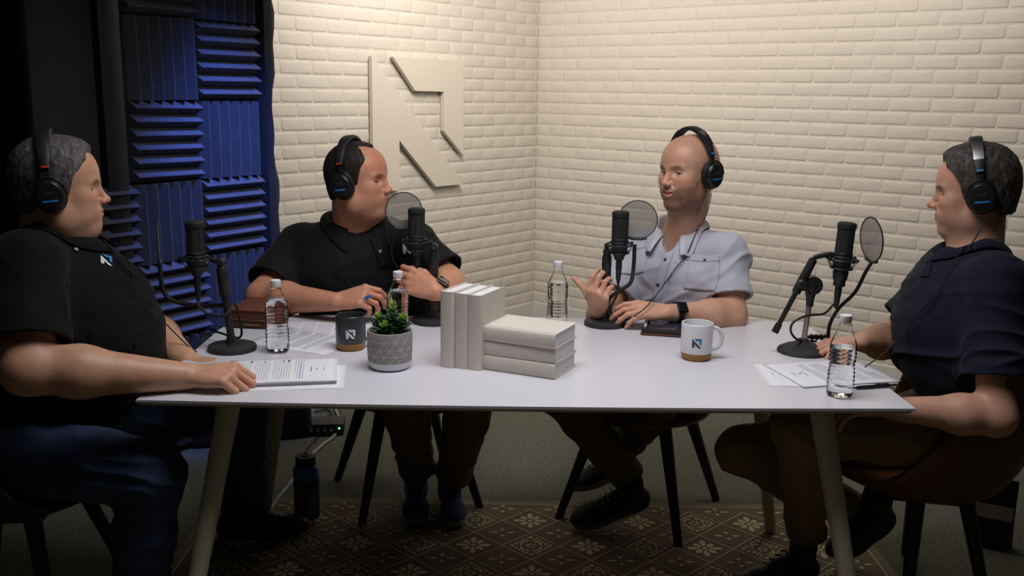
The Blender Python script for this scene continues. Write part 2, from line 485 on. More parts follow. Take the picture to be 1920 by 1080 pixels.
# ------------------------------------------------------------------ acoustic panel: wedge foam tiles on a dark fabric board
M_FOAM = mat('charcoal_acoustic_foam', (.075, .078, .10), .9, bump=.6, bscale=300, var=.2, vscale=30)
M_FABRIC = mat('dark_grey_fabric', (.03, .03, .04), .95, bump=.6, bscale=40)
fd = nrm_ = np.array([.545, .839, 0]); fdn = np.array([.839, -.545, 0])   # along the board (away from the camera), out of its face
F0 = np.array([-1.2435, 3.85, 0])                                        # seam between the two visible columns, at the face of the board
ap = empty('acoustic_panel', F0, 0, 'tall standing acoustic panel covered in wedge foam tiles lit blue beside the brick wall', 'acoustic panel')
def fbox(name, s0, s1, z0, z1, d0, d1, m, bev=0):
    bm = bmesh.new(); R = Matrix(((fd[0], fdn[0], 0), (fd[1], fdn[1], 0), (0, 0, 1)))
    add_box(bm, Vector(fd*(s0+s1)/2+fdn*(d0+d1)/2+np.array([0, 0, (z0+z1)/2])), (s1-s0, d1-d0, z1-z0), R, bev, 2); return bm_obj(name, bm, m, ap, 30)
fbox('backing_board', -.66, .37, .03, 2.62, -.06, -.012, M_FABRIC, .01)
fbox('side_frame', -.42, -.335, .03, 2.62, -.012, .03, M_FRAME, .004)
bm = bmesh.new(); n_ = 40       # loose fabric edge down the right side
for i in range(n_+1):
    z = .05+2.55*i/n_; w = .012*math.sin(i*.55)+.008*math.sin(i*1.7)
    pr = [(.315, .0), (.33, .035+w*.4), (.365+w*.3, .040), (.392+w, .02), (.395+w, -.05), (.33, -.06)]
    rg = [bm.verts.new(Vector(fd*a+fdn*b+np.array([0, 0, z]))) for a, b in pr]
    if i:
        for k in range(5): bm.faces.new((pv[k], pv[k+1], rg[k+1], rg[k]))
    pv = rg
bm_obj('fabric_edge', bm, mat('black_edge_fabric', (.008, .008, .012), .95, bump=.6, bscale=40), ap, 60)
def tile_mesh(vert):
    V = []; Fc = []; n = 6; t = .302; w = t/n; base, pk = .012, .058
    # a wedge tile: prism with a zigzag profile
    prof = [(-t/2, 0)]
    for i in range(n): prof += [(-t/2+i*w+.001, base), (-t/2+(i+.5)*w-.0016, pk), (-t/2+(i+.5)*w+.0016, pk)]
    prof += [(t/2, base), (t/2, 0)]
    m = len(prof)
    for e in (-t/2, t/2):
        for a, d in prof: V.append((a, d, e) if vert else (e, d, a))
    for i in range(m): Fc.append((i, (i+1) % m, m+(i+1) % m, m+i))
    for b in (0, m):
        for i in range(n): Fc.append((b+1+3*i, b+2+3*i, b+3+3*i, b+4+3*i))
        Fc.append((b, b+1, b+m-2, b+m-1))
    me = bpy.data.meshes.new('foam_tile'); me.from_pydata(V, [], Fc); me.materials.append(M_FOAM)
    bmm = bmesh.new(); bmm.from_mesh(me); bmesh.ops.recalc_face_normals(bmm, faces=bmm.faces); bmm.to_mesh(me); bmm.free()
    return me
TV, TH = tile_mesh(True), tile_mesh(False)
z = 1.41+.305*3; rnd = random.Random(5)
for r in range(8):
    zc = 1.41+.305*(3-r)+.1525
    for c_ in (-1, 0, 1):
        if c_ == -1 and (r < 5): continue
        vert = (r+c_) % 2 == 1
        o = bpy.data.objects.new('foam_tile', TV if vert else TH); COL.objects.link(o); o.parent = ap
        cpos = fd*((c_-.5)*.305)+np.array([0, 0, zc])+fdn*(-.012+.0*c_)
        o.matrix_local = Matrix.Translation(Vector(cpos)) @ Matrix(((fd[0], fdn[0], 0, 0), (fd[1], fdn[1], 0, 0), (0, 0, 1, 0), (0, 0, 0, 1))) @ Matrix.Rotation(rnd.uniform(-.015, .015), 4, 'Y')
# ------------------------------------------------------------------ table
M_TOP = mat('white_laminate', (.62, .615, .655), .32, spec=.45, bump=.03, bscale=30)
M_EDGE = mat('beige_table_edge', (.36, .32, .22), .5)
M_LEGP = mat('cream_metal_leg', (.52, .49, .38), .45); M_LEGG = mat('grey_underframe', (.22, .22, .21), .5)
tb = empty('table', (.036, 2.64, 0), .012, 'long white table with tapered splayed legs, microphones standing on it', 'table')
def outline(L, D, bulge, n=16):
    pts = []
    for i in range(n+1):
        t = i/n*2-1; pts.append((t*L/2, -D/2-bulge*(1-t*t)))
    for i in range(n+1):
        t = 1-i/n*2; pts.append((t*L/2, D/2+bulge*(1-t*t)))
    return pts
bm = bmesh.new(); add_prism(bm, outline(1.845, .885, .018), .7335, T); bmesh.ops.bevel(bm, geom=[e for e in bm.edges if all(abs(v.co.z-T) < 1e-4 for v in e.verts)], offset=.0012, segments=2, affect='EDGES')
bm_obj('tabletop', bm, M_TOP, tb, 30)
bm = bmesh.new()
a_ = [bm.verts.new((x, y, .7335)) for x, y in outline(1.839, .879, .018)]; b__ = [bm.verts.new((x, y, .7235)) for x, y in outline(1.822, .862, .018)]
for i in range(len(a_)): bm.faces.new((a_[i], a_[(i+1) % len(a_)], b__[(i+1) % len(a_)], b__[i]))
bm.faces.new(b__[::-1]); bm.faces.new(a_); bm_obj('beige_edge_band', bm, M_EDGE, tb, 30)
for sx in (-1, 1):
    for sy in (-1, 1):
        bm = bmesh.new(); add_tube(bm, [(sx*.735, sy*.31, .722), (sx*.862, sy*.437, .004)], [.029, .0185], 28); leg = bm_obj('leg', bm, M_LEGP, tb)
        bm = bmesh.new(); add_tube(bm, [(sx*.862, sy*.437, .006), (sx*.8625, sy*.4375, 0)], [.0188, .017], 20); bm_obj('foot_cap', bm, M_LEGG, leg)
        bm = bmesh.new(); add_box(bm, (sx*.732, sy*.307, .7185), (.11, .11, .010), None, .003); bm_obj('mounting_plate', bm, M_LEGG, leg)
for sy in (-1, 1):
    bm = bmesh.new(); add_box(bm, (0, sy*.30, .703), (1.40, .03, .04), None, .003); bm_obj('side_rail', bm, M_LEGG, tb)
for sx in (-1, 1):
    bm = bmesh.new(); add_box(bm, (sx*.70, 0, .703), (.03, .60, .04), None, .003); bm_obj('end_rail', bm, M_LEGG, tb)

# ------------------------------------------------------------------ rug
M_RUG = mat('brown_rug_pile', (.15, .118, .078), .95, bump=.6, bscale=500, var=.15, vscale=20); M_RUGP = mat('cream_rug_pattern', (.62, .56, .38), .95, bump=.4, bscale=500)
M_RUGB = mat('rug_border', (.19, .155, .11), .95, bump=.4, bscale=500)
RX0, RX1, RY0, RY1 = -1.06, 1.215, 1.30, 3.315
rug = empty('rug', ((RX0+RX1)/2, (RY0+RY1)/2, 0), 0, 'brown flat rug with cream flower and diamond pattern under the table', 'rug')
ro = Vector(rug.location)
bm = bmesh.new(); add_box(bm, Vector(((RX0+RX1)/2, (RY0+RY1)/2, .003))-ro, (RX1-RX0, RY1-RY0, .006), None, .002); bm_obj('rug_body', bm, M_RUG, rug)
bm = bmesh.new()
for x0, x1, y0, y1 in ((RX0+.004, RX1-.004, RY1-.034, RY1-.004), (RX0+.004, RX1-.004, RY0+.004, RY0+.034), (RX0+.004, RX0+.034, RY0+.034, RY1-.034), (RX1-.034, RX1-.004, RY0+.034, RY1-.034)):
    add_box(bm, Vector(((x0+x1)/2, (y0+y1)/2, .0064))-ro, (x1-x0, y1-y0, .0008))
bm_obj('rug_border', bm, M_RUGB, rug)
bm = bmesh.new(); h_ = .0947; ZP = .0070
def flat(pts):
    vs = [bm.verts.new((x-ro.x, y-ro.y, ZP)) for x, y in pts]; bm.faces.new(vs)
def inr(x, y, m=.04): return RX0+m < x < RX1-m and RY0+m < y < RY1-m
def petal(cx, cy, ang, r0, r1, w, n=10, sharp=False):
    ca, sa = math.cos(ang), math.sin(ang); pts = []
    for i in range(n):
        t = 2*PI*i/n; u = (r0+r1)/2+(r1-r0)/2*math.cos(t); v = w/2*math.sin(t)*(1.15 if math.cos(t) > 0 and not sharp else .85)
        if sharp: v = w/2*math.sin(t)*(1-.35*abs(math.cos(t)))
        pts.append((cx+u*ca-v*sa, cy+u*sa+v*ca))
    flat(pts)
for i in range(-16, 17):
    for j in range(-16, 17):
        cx, cy = .643+h_*(i+j), 3.142+h_*(i-j)
        if not inr(cx, cy, .03): continue
        if inr(cx, cy, .045+.0):
            if (i+j) % 2:
                for k in range(4): petal(cx, cy, k*PI/2, .014, .044 if k % 2 == 0 else .030, .013, sharp=(k % 2 == 0))
            elif i % 2 == 0:
                for k in range(4):
                    a = k*PI/2; petal(cx, cy, a, .052, .068, .016); petal(cx, cy, a+PI/4, .006, .018, .008)
                    petal(cx, cy, a, .006, .020, .006)
                    for q in (-1, 1):
                        petal(cx+math.cos(a+q*.42)*.034, cy+math.sin(a+q*.42)*.034, a+q*1.9, -.012, .012, .009)
                        petal(cx+math.cos(a+q*.30)*.050, cy+math.sin(a+q*.30)*.050, a+q*.9, -.010, .010, .009)
                        petal(cx+math.cos(a+q*.62)*.046, cy+math.sin(a+q*.62)*.046, a+q*.2, -.009, .009, .008)
            else:
                for k in range(8): petal(cx, cy, k*PI/4+PI/8*0, .013, .058 if k % 2 == 0 else .045, .019)
                petal(cx, cy, 0, -.009, .009, .018)
        # lattice lines: the cell's left and lower sides
        for (ax, ay), (bx, by) in (((cx-h_, cy), (cx, cy+h_)), ((cx-h_, cy), (cx, cy-h_))):
            if inr(ax, ay, .036) and inr(bx, by, .036):
                dx, dy = (bx-ax), (by-ay); l = math.hypot(dx, dy); nx, ny = -dy/l*.002, dx/l*.002
                flat([(ax+nx, ay+ny), (bx+nx, by+ny), (bx-nx, by-ny), (ax-nx, ay-ny)])
for x0, x1, y0, y1 in ((RX0+.034, RX1-.034, RY1-.040, RY1-.036), (RX0+.034, RX0+.038, RY0+.034, RY1-.036), (RX1-.038, RX1-.034, RY0+.034, RY1-.036)):
    flat([(x0, y0), (x1, y0), (x1, y1), (x0, y1)])
o = bm_obj('rug_pattern', bm, M_RUGP, rug, 0); o['kind'] = 'stuff'
for p in o.data.polygons: pass

# ------------------------------------------------------------------ bucket chairs with black wooden legs
M_LEAT = mat('brown_leather', (.11, .040, .011), .42, bump=.3, bscale=120, var=.3, vscale=6); M_LEATD = mat('dark_leather', (.014, .009, .007), .5, bump=.3, bscale=120)
M_BLKW = mat('black_wood', (.010, .010, .010), .4)
def chair(feet, face, m, label, bk=.46, wing=.27):
    """feet: four floor points (front-left, front-right, back-right, back-left); face: direction the sitter looks"""
    c = sum(np.array(f) for f in feet)/4; f = nrm2(face); r_ = np.array([f[1], -f[0]])
    root = empty('chair', (c[0], c[1], 0), 0, label, 'chair', )
    bm = bmesh.new(); n, m_ = 40, 10; G = []
    for i in range(n+1):
        th = -PI*.5-.0+2*PI*i/n
        # th measured from the sitter's front
        a = 2*PI*i/n; back = (1-math.cos(a))/2
        rx, ry = .275, .265
        if back < .25: top = .0
        hgt = bk*max(0, (back-.42)/.58)**.75+wing*math.exp(-((a if a < PI else 2*PI-a)-1.95)**2/.40)+.0
        row = []
        for k in range(m_+1):
            t = k/m_
            if t < .55: q = t/.55; rad = q*.86; z = .0+.035*q**3
            else: q = (t-.55)/.45; rad = .86+.14*math.sin(q*PI/2)+.06*q*back; z = .035+hgt*q+.018*math.sin(q*PI/2)
            x = math.sin(a)*rx*rad*(1.0); y = math.cos(a)*ry*rad-(.10*(z/.4) if back > .5 else 0)
            row.append(Vector((r_[0]*x+f[0]*y, r_[1]*x+f[1]*y, .350+z)))
        G.append(row)
    V = [[bm.verts.new(p) for p in row[1:]] for row in G[:-1]]; cv = bm.verts.new(G[0][0])
    for i in range(n):
        A, B = V[i], V[(i+1) % n]; bm.faces.new((cv, A[0], B[0]))
        for k in range(m_-1): bm.faces.new((A[k], A[k+1], B[k+1], B[k]))
    o = bm_obj('shell', bm, m, root, 0)
    for p_ in o.data.polygons: p_.use_smooth = True
    md = o.modifiers.new('solid', 'SOLIDIFY'); md.thickness = .022; md.offset = -1
    md = o.modifiers.new('sub', 'SUBSURF'); md.levels = 1; md.render_levels = 1
    for ft in feet:
        d = np.array(ft)-c; t = c+d*.55-c
        bm = bmesh.new(); add_tube(bm, [(t[0], t[1], .37), (d[0], d[1], .002)], [.023, .014], 16); bm_obj('leg', bm, M_BLKW, root)
    bm = bmesh.new(); add_box(bm, (0, 0, .340), (.22, .22, .012), Matrix.Rotation(math.atan2(f[1], f[0]), 3, 'Z'), .004); bm_obj('seat_mount', bm, M_BLKW, root)
    return root
def nrm2(v): v = np.array(v[:2], float); return v/np.linalg.norm(v)
def square(p, q, s=1):
    """feet from one edge p-q of the square, rest on the side s"""
    p, q = np.array(p[:2]), np.array(q[:2]); d = q-p; n = np.array([-d[1], d[0]])*s; return [p, q, q+n, p+n]
chair(square((-.502, 3.10), (-.103, 3.253), 1), (.32, -.95), M_LEATD, 'dark bucket chair under the person in black behind the table', .34, .14)
chair(square((.174, 3.174), (.561, 2.972), 1), (-.47, -.88), M_LEAT, 'brown bucket chair under the bald bearded person', .34, .14)
chair([(1.10, 2.46), (1.06, 2.86), (1.30, 2.951), (1.36, 2.50)], (-.95, .20), M_LEAT, 'brown leather bucket chair under the person in navy')
chair([(-1.14, 2.24), (-1.12, 2.68), (-1.55, 2.70), (-1.57, 2.28)], (1, .1), M_LEATD, 'dark bucket chair under the grey-haired person')
# ------------------------------------------------------------------ people
def nrm(v): v = np.array(v, float); return v/np.linalg.norm(v)
def basis(fw, up=(0, 0, 1)):
    y = nrm(fw); x = nrm(np.cross(y, up)); z = np.cross(x, y); return np.column_stack([x, y, z])
def rot_axis(v, ax, ang):
    return np.array(Matrix.Rotation(ang, 3, Vector(ax)) @ Vector(v))

SKIN = mat('skin', (.6, .36, .26), .45, sss=.12, bump=.12, bscale=260, var=.1, vscale=60, attr='tint')
M_EYEW = mat('eye_white', (.50, .45, .42), .15); M_IRIS = mat('iris', (.06, .05, .04), .1)
M_NAIL = None

def head_prims(s, H, R, c):
    """H centre between the ears, R basis (right, forward, up), c dict of proportions"""
    w, jw, fat = c.get('w', 1.), c.get('jaw', 1.), c.get('fat', 0.)
    def p(x, y, z): return H+R@np.array([x, y, z])
    s.el(p(0, -.012, .032), (.077*w, .100, .088), R, .0)
    s.el(p(0, .030, .038), (.066*w, .060, .064), R, .03)
    s.el(p(0, .034, -.035), (.058*w+fat*.008, .056, .076), R, .03)
    for q in (-1, 1):
        s.rc(p(q*.058*w, -.004, -.038), p(q*.047*jw, .012, -.076), .018+fat*.01, .020+fat*.012, .03)
        s.rc(p(q*.047*jw, .012, -.076), p(q*.016, .066, -.102), .020+fat*.010, .017, .03)
        s.el(p(q*.044*w, .058, -.020), (.022, .024, .021), R, .025)
        s.el(p(q*.038*w, .050, -.060), (.022+fat*.008, .030, .030), R, .03)
        s.rc(p(q*.044*w, .071, .0195), p(q*.012, .087, .0165), .0100, .0085, .012)
    s.el(p(0, .074, -.101), (.024, .018, .018), R, .02)
    s.el(p(0, .080, -.060), (.034, .017, .026), R, .02)
    sm = c.get('smile', 0); op = c.get('open', 0); mw = c.get('mw', 1.)
    for q in (-1, 1):      # sockets, lids
        s.el(p(q*.033, .093, .003), (.018, .018, .013), R, .014, 1)
        s.el(p(q*.0325, .0675, .001), (.0148, .0148, .0138), R, .004)
    nl = c.get('nose', 1.)
    s.rc(p(0, .084, .010), p(0, .090+.016*nl, -.026), .0075, .0080, .012)
    s.el(p(0, .090+.018*nl, -.031), (.0105, .0120, .0095), R, .008)
    for q in (-1, 1): s.el(p(q*.0125, .095+.004*nl, -.0345), (.0075, .011, .0075), R, .006)
    for q in (-1, 1):
        cz = -.0622+sm*.0045; cxx = .0225*mw+sm*.0025; cy = .0845-sm*.0015
        s.rc(p(q*cxx, cy, cz+.001), p(q*.003, .0960, -.0578-sm*.0025), .0032, .0052, .004)
        s.rc(p(q*cxx*.95, cy, cz-.0015), p(0, .0942, -.0685-sm*.003-op*.002), .0036, .0066, .004)
        s.rc(p(q*(cxx+.001), cy+.004, cz), p(0, .1015, -.0632-sm*.0028-op*.0006), .0012, .0014+op*.0036, .002, 1)
    if sm:
        for q in (-1, 1): s.el(p(q*.038*w, .066, -.026), (.020, .019, .016), R, .012)
    for q in (-1, 1):      # eye openings
        s.el(p(q*.0335, .0802, -.0004), (.0142, .0105, c.get('eye', .0034)), R, .0012, 1)
        s.rc(p(q*.020, .0828, .0074), p(q*.032, .0842, .0090), .0010, .0014, .004, 1); s.rc(p(q*.032, .0842, .0090), p(q*.045, .0757, .0064), .0014, .0010, .004, 1)
        s.rc(p(q*.023, .0822, -.0097), p(q*.041, .0785, -.0112), .0010, .0010, .005, 1)
        s.rc(p(q*.0185, .0955, -.0345), p(q*.0345, .0800, -.0620+sm*.006), .0012+sm*.0004, .0008, .009, 1)
        s.el(p(q*.008, .098+.003*nl, -.041), (.003, .005, .003), R, .002, 1)
    if c.get('ears', True):
        for q in (-1, 1):
            s.el(p(q*.080*w, -.012, -.002), (.008, .018, .031), R, .008)
            s.el(p(q*.086*w, -.006, .001), (.006, .009, .016), R, .004, 1)
    # neck
def hand_prims(s, W, d, n, side, curls, spread=.0, L=1.0, thumb=(.6, .5, .3), k=.006):
    """W wrist point, d direction to the fingers, n normal out of the back of the hand, side = unit vector towards the thumb,
    curls = 4 tuples of 3 bend angles (index..little), bending towards the palm (-n)"""
    d = nrm(d); n = nrm(np.array(n)-d*(np.array(n)@d)); t = np.cross(d, n)
    if t@np.array(side) < 0: t = -t
    def p(a, b, c_): return W+L*(d*a+t*b+n*c_)
    kn = [(.092, .030), (.094, .009), (.089, -.012), (.080, -.030)]
    ln = [(.043, .026, .021), (.047, .030, .022), (.043, .028, .022), (.034, .021, .020)]
    s.el(p(.052, .0, .0), (.047*L, .036*L, .0155*L), np.column_stack([d, t, n]), .014)
    for i, ((a, b), l3) in enumerate(zip(kn, ln)):
        s.rc(p(.012, b*.45, 0), p(a, b, .002), .0135*L, .0105*L, .012)
        cur = p(a, b, .002); dd = nrm(d+t*b*spread*12); ang = 0
        for j in range(3):
            ang += curls[i][j]
            v = math.cos(ang)*dd-math.sin(ang)*n
            nx = cur+v*l3[j]*L
            s.rc(cur, nx, (.0098, .0085, .0078)[j]*L*(.92 if i == 3 else 1), (.0088, .0080, .0066)[j]*L*(.92 if i == 3 else 1), .0025 if j else .005)
            cur = nx
    # thumb from the side of the palm near its base
    a0, a1, a2 = thumb
    b0 = p(.018, .020, -.006); v = nrm(d*math.cos(a0)+t*math.sin(a0)-n*.35)
    b1 = b0+v*.043*L; s.rc(b0, b1, .0165*L, .0125*L, .010)
    v = nrm(d*math.cos(a0-a1)+t*math.sin(a0-a1)-n*.25); b2 = b1+v*.033*L; s.rc(b1, b2, .0115*L, .0098*L, .004)
    v = nrm(d*math.cos(a0-a1-a2)+t*math.sin(a0-a1-a2)-n*.2); b3 = b2+v*.026*L; s.rc(b2, b3, .0100*L, .0075*L, .003)
    return p

def face_tint(V, H, R, c, base):
    q = (V-H)@R; x, y, z = q[:, 0], q[:, 1], q[:, 2]; ax = np.abs(x)
    col = np.tile(np.array(base, float), (len(V), 1))
    def mix(m, k): 
        nonlocal col
        m = np.clip(m, 0, 1)[:, None]; col = col*(1-m)+np.array(k)*m
    def g(dx, dy, dz, rx, ry, rz): return np.exp(-((dx/rx)**2+(dy/ry)**2+(dz/rz)**2))
    red = np.array(base)*np.array([1.02, .72, .68])
    mix(.55*g(ax-.045, y-.06, z+.025, .022, .05, .02), red)
    mix(.6*g(ax, y-.108, z+.03, .014, .02, .014), red)
    mix(c.get('flush', .3)*g(ax, y-.07, z-.065, .06, .05, .035), red)
    mix(.35*g(ax-.082, y+.01, z, .02, .03, .04), red)
    lip = np.array(base)*np.array([.88, .5, .5])
    mix(.8*((ax < .023) & (y > .082) & (np.abs(z+.0628) < .0085*(1-ax/.03))), lip)
    n = vnoise(q*400, 3)
    br = c.get('brow', (.12, .07, .05))
    bz = .0180+.0035*np.sin(np.clip((ax-.012)/.035, 0, 1)*2.6)
    mix(c.get('browd', .8)*((ax > .010) & (ax < .047) & (y > .045))*np.clip(1.5-np.abs(z-bz)/.0036, 0, 1)*(.55+.45*n), br)
    mix(.75*((ax > .0215) & (ax < .047) & (y > .062))*np.clip(1-np.abs(z-(.0016+c.get('eye', .0034)*.8*np.cos((ax-.0335)/.0142*1.3)-.0))/.0016, 0, 1), np.array(base)*.12)
    if 'beard' in c:
        k, dens = c['beard'], c.get('beardd', .85)
        up = np.interp(ax, [0, .018, .026, .034, .05], [-.071, -.069, -.052, -.046, -.044])+np.clip((.045-y)/.045, 0, 1)*.05
        m = np.clip((up-z)/.012+.5, 0, 1)*(y > -.02-.0)*(z > -.150)*np.clip((z+.150)/.03, 0, 1)
        mus = np.exp(-((z+.0505)/.0045)**2)*(ax < .030)*(ax > .003)*(y > .07)
        gap = ((ax < .021) & (y > .08) & (np.abs(z+.0635) < .0075))
        jaw = np.clip((y+.03)/.02, 0, 1)
        m = np.maximum(m*jaw, .35*mus)*np.where(gap, 0, 1)
        mix(dens*m*(.5+.6*vnoise(q*700, 9)), k)
    if 'stubble' in c:
        m = np.clip((-.048-z)/.02, 0, 1)*np.clip((y+.02)/.03, 0, 1)*(z > -.14)
        mix(c['stubble']*m*(.4+.6*n), np.array(base)*.35)
    if 'fuzz' in c:       # shaved scalp
        top = np.clip((z-(.055-np.clip((.05-y)*.9, -.05, .09)))/.03, 0, 1)
        mix(c['fuzz']*top, np.array(base)*np.array([.62, .58, .60]))
    return col

def hair_shell(H, R, c):
    s = S(); w = c.get('w', 1.); t = c.get('hair_t', .007); f0 = c.get('front', .068); rec = c.get('recede', 0.)
    def p(x, y, z): return H+R@np.array([x, y, z])
    def fn(P):
        q = (P-H)@R
        def e(cc, r):
            d = q-np.array(cc); r = np.array(r); k0 = np.sqrt(((d/r)**2).sum(-1)); k1 = np.sqrt(((d/(r*r))**2).sum(-1))+1e-9
            return k0*(k0-1)/k1
        d = smin(e((0, -.012, .032), (.077*w, .100, .088)), e((0, .030, .038), (.066*w, .060, .064)), .03)
        d = smin(d, e((0, -.045, -.035), (.060, .050, .06)), .03)
        x, y, z = q[..., 0], q[..., 1], q[..., 2]; ax = np.abs(x)
        sh = q.shape[:-1]; nz = vnoise((q*np.array([90, 90, 30])).reshape(-1, 3), 5).reshape(sh)
        n2 = vnoise((q*np.array([420, 260, 120])).reshape(-1, 3), 8).reshape(sh)
        thick = t*(1+.8*np.clip((z-.05)/.07, 0, 1)*c.get('top', 1.))+.003*(nz-.5)+.0022*(n2-.5)
        # lower hairline as a function of how far forward (y) a point is
        zt = np.interp(y, [-.12, -.06, -.035, -.02, .0, .022, .030, .040, .055, f0+.012, f0+.03], [-.062, -.062, -.045, .01, .0, -.022, -.01, .035, .052+rec*.5, .088+rec*.3, .14])
        # receding temples: forward limit falls off away from the middle
        fl = y-(f0+.012-rec*.9*np.clip(1-np.abs(ax-.035)/.03, 0, 1)-rec*.25-np.clip((z-.06)/.06, 0, 1)*.0)
        jag = (nz-.5)*.010
        return np.maximum(np.maximum(d-thick, (zt-z+jag)*.7), (fl+jag)*np.where(z > .03, .8, .0)-np.where(z > .03, 0, .05))
    s.add(fn, p(0, -.01, .03), .125)
    return s

PEOPLE = {}
def person(key, label, base, c, J, clothes):
    """J: joints in metres; everything is meshed in world space, then re-based"""
    H = J['head']; RH = basis(J['face'], J.get('headup', (0, 0, 1)))
    f = nrm(J['torso']); RT = basis(f, J.get('spine', (0, 0, 1)))
    up = RT[:, 2]; right = RT[:, 0]
    sh = {1: J['shR'], -1: J['shL']}; el = {1: J['elR'], -1: J['elL']}; wr = {1: J['wrR'], -1: J['wrL']}
    neck0 = (sh[1]+sh[-1])/2+up*.035-RT[:, 1]*.012
    pel = J['pelvis']; a = J.get('armr', 1.); nr = J.get('neckr', .062)
    # ---- skin
    s = S()
    hb = H+RH@vec(0, -.022, -.055)
    head_prims(s, H, RH, c)
    s.rc(neck0-up*.03, hb, nr*1.12, nr*.97, .03)
    s.rc(neck0-up*.02+RT[:, 1]*.02, H+RH@vec(0, .030, -.085), nr*.85, .036+c.get('fat', 0)*.012, .03)
    if c.get('fat', 0) > 0: s.el(H+RH@vec(0, .030, -.108), (.045, .045, .03), RH, .03)
    s.rc(neck0, pel+up*.05, .075, .085, .03)
    for q in (1, -1):
        s.rc(neck0-up*.02, sh[q], .05, .045*a, .03)
        s.rc(sh[q], el[q], .052*a, .045*a, .02)
        m_ = el[q]*.68+wr[q]*.32
        s.rc(el[q], m_, .0445*a, .0465*a, .03); s.rc(m_, wr[q], .0465*a, .0265*a, .03)
    for hnd in J['hands']:
        hand_prims(s, **hnd)
    V, Q = surface(s, .0026); V, Q = biggest(V, Q)
    V = relax(V, Q, 1, .35)
    col = face_tint(V, H, RH, c, c['skin'])
    # knuckle and fingertip redness
    for hnd in J['hands']:
        dd = np.linalg.norm(V-(hnd['W']+nrm(hnd['d'])*.13), axis=1)
        m = .35*np.exp(-(dd/.05)**2)[:, None]; col = col*(1-m)+np.array(c['skin'])*np.array([1.0, .72, .66])*m
    n = vnoise(V*45, 2)[:, None]; col = col*(.93+.12*n)
    loc = np.array([pel[0], pel[1], 0.])
    body = fast_obj('person', V-loc, Q, SKIN, None, col); body.location = loc
    tag(body, label, 'person')
    def child(name, V, Q, m, col=None):
        o = fast_obj(name, V-loc, Q, m, body, col); return o
    # ---- eyes
    gz = J.get('gaze', 0)
    for q in (-1, 1):
        cc = H+RH@vec(q*.0325, .0675, .0005); bm = bmesh.new()
        bmesh.ops.create_uvsphere(bm, u_segments=20, v_segments=14, radius=.0129)
        fwd = nrm(RH@vec(gz, 1, -.05)); X, Y, D = frame_from(fwd)
        M = mat_from(X, Y, D, cc-loc)
        for v in bm.verts: v.co = M @ v.co
        for fc in bm.faces: fc.material_index = 0; fc.smooth = True
        for fc in bm.faces:
            if (fc.calc_center_median()-Vector(cc-loc)).normalized().dot(Vector(fwd)) > .81: fc.material_index = 1
        me = bpy.data.meshes.new('eye'); bm.to_mesh(me); bm.free(); me.materials.append(M_EYEW); me.materials.append(M_IRIS)
        o = bpy.data.objects.new('eye', me); COL.objects.link(o); o.parent = body
    if c.get('teeth'):
        bm = bmesh.new()
        for i in range(-4, 5):
            add_box(bm, (i*.0050, .0905-abs(i)**2*.00038, -.0640+.0008*abs(i)), (.0048, .003, .0080), bevel=.0008, seg=1)
        M = mat_from(*[RH[:, i] for i in range(3)], H-loc)
        for v in bm.verts: v.co = M @ v.co
        bm_obj('teeth', bm, mat('teeth', (.8, .76, .68), .25), body)
    # ---- hair
    if 'hair' in c:
        hv, hq = biggest(*surface(hair_shell(H, RH, c), .0022))
        hm = mat('hair', c['hair'], .55, var=.0, col2=c['hair2'], vscale=90, bump=.8, bscale=160, spec=.3, stretch=(1, 1, .35))
        child('hair', hv, hq, hm)
    # ---- shirt
    cl = clothes
    t = S()
    W = J.get('w', 1.); ch = (sh[1]+sh[-1])/2
    bel = J['belly']; br_ = J['belly_r']
    t.el(ch-up*.10+RT[:, 1]*.012, (.175*W, J.get('chest', .125), .19), RT, .0)
    t.el(bel, br_, RT, .10)
    t.el(pel+up*.05, (.185*W, .145, .14), RT, .08)
    for q in (1, -1): 
        t.rc(neck0-up*.025, sh[q]+up*.002, .062, .064*a, .05)
        t.rc(neck0+up*.0-RT[:, 1]*.006, neck0*.45+sh[q]*.55+up*.0, nr*.93, .058, .03)
        t.el(ch-up*.085+RT[:, 1]*.075+right*q*.075*W, (.075, .05, .065), RT, .05)
        t.rc(ch-up*.03+right*q*.10-RT[:, 1]*.03, ch-up*.22+right*q*.12, .085*W, .08*W, .05)
    if 'cut' in cl: pass
    for q in (1, -1):
        A, B_ = sh[q], el[q]; ax = nrm(B_-A); L = np.linalg.norm(B_-A); ln = L*cl.get('sleeve', .72)
        e = A+ax*ln; r0, r1 = .066*a, (.062*a+cl.get('loose', .012))
        bse = A; eo = cl.get('hemdir', {}).get(q, ax); eo = nrm(eo)
        def fn(P, bse=bse, ax=ax, ln=ln, e=e, r0=r0, r1=r1, eo=eo):
            q_ = P-bse; tt = q_@ax; tc = np.clip(tt/(ln+.03), 0, 1)
            d = np.sqrt(((q_-(tt[..., None].clip(0, ln+.05))*ax)**2).sum(-1))
            outer = d-(r0+(r1-r0)*tc); pl = (P-e)@eo
            inner = np.maximum(d-(r0+(r1-r0)*tc-.0100), -(pl+.03))
            return np.maximum(np.maximum(outer, pl), -inner)
        t.add(fn, A+ax*ln/2, ln/2+r1+.03, .045)
    # neck opening
    fo = RT[:, 1]
    t.rc(neck0+up*.012+fo*.006, neck0+up*.2+fo*.05, nr+.010, nr+.03, .006, 1)
    if cl.get('open', True): t.rc(neck0+fo*.085+up*.035, neck0+fo*.115-up*cl.get('vdeep', .055), .030, .012, .004, 1)
    tv, tq = surface(t, .0042)
    N = vnormals(tv, tq)
    q_ = (tv-ch)@RT
    wv = vnoise(q_*4.5+11, 4)[:, None]*np.array([[1.2, 1.2, 1.2]])
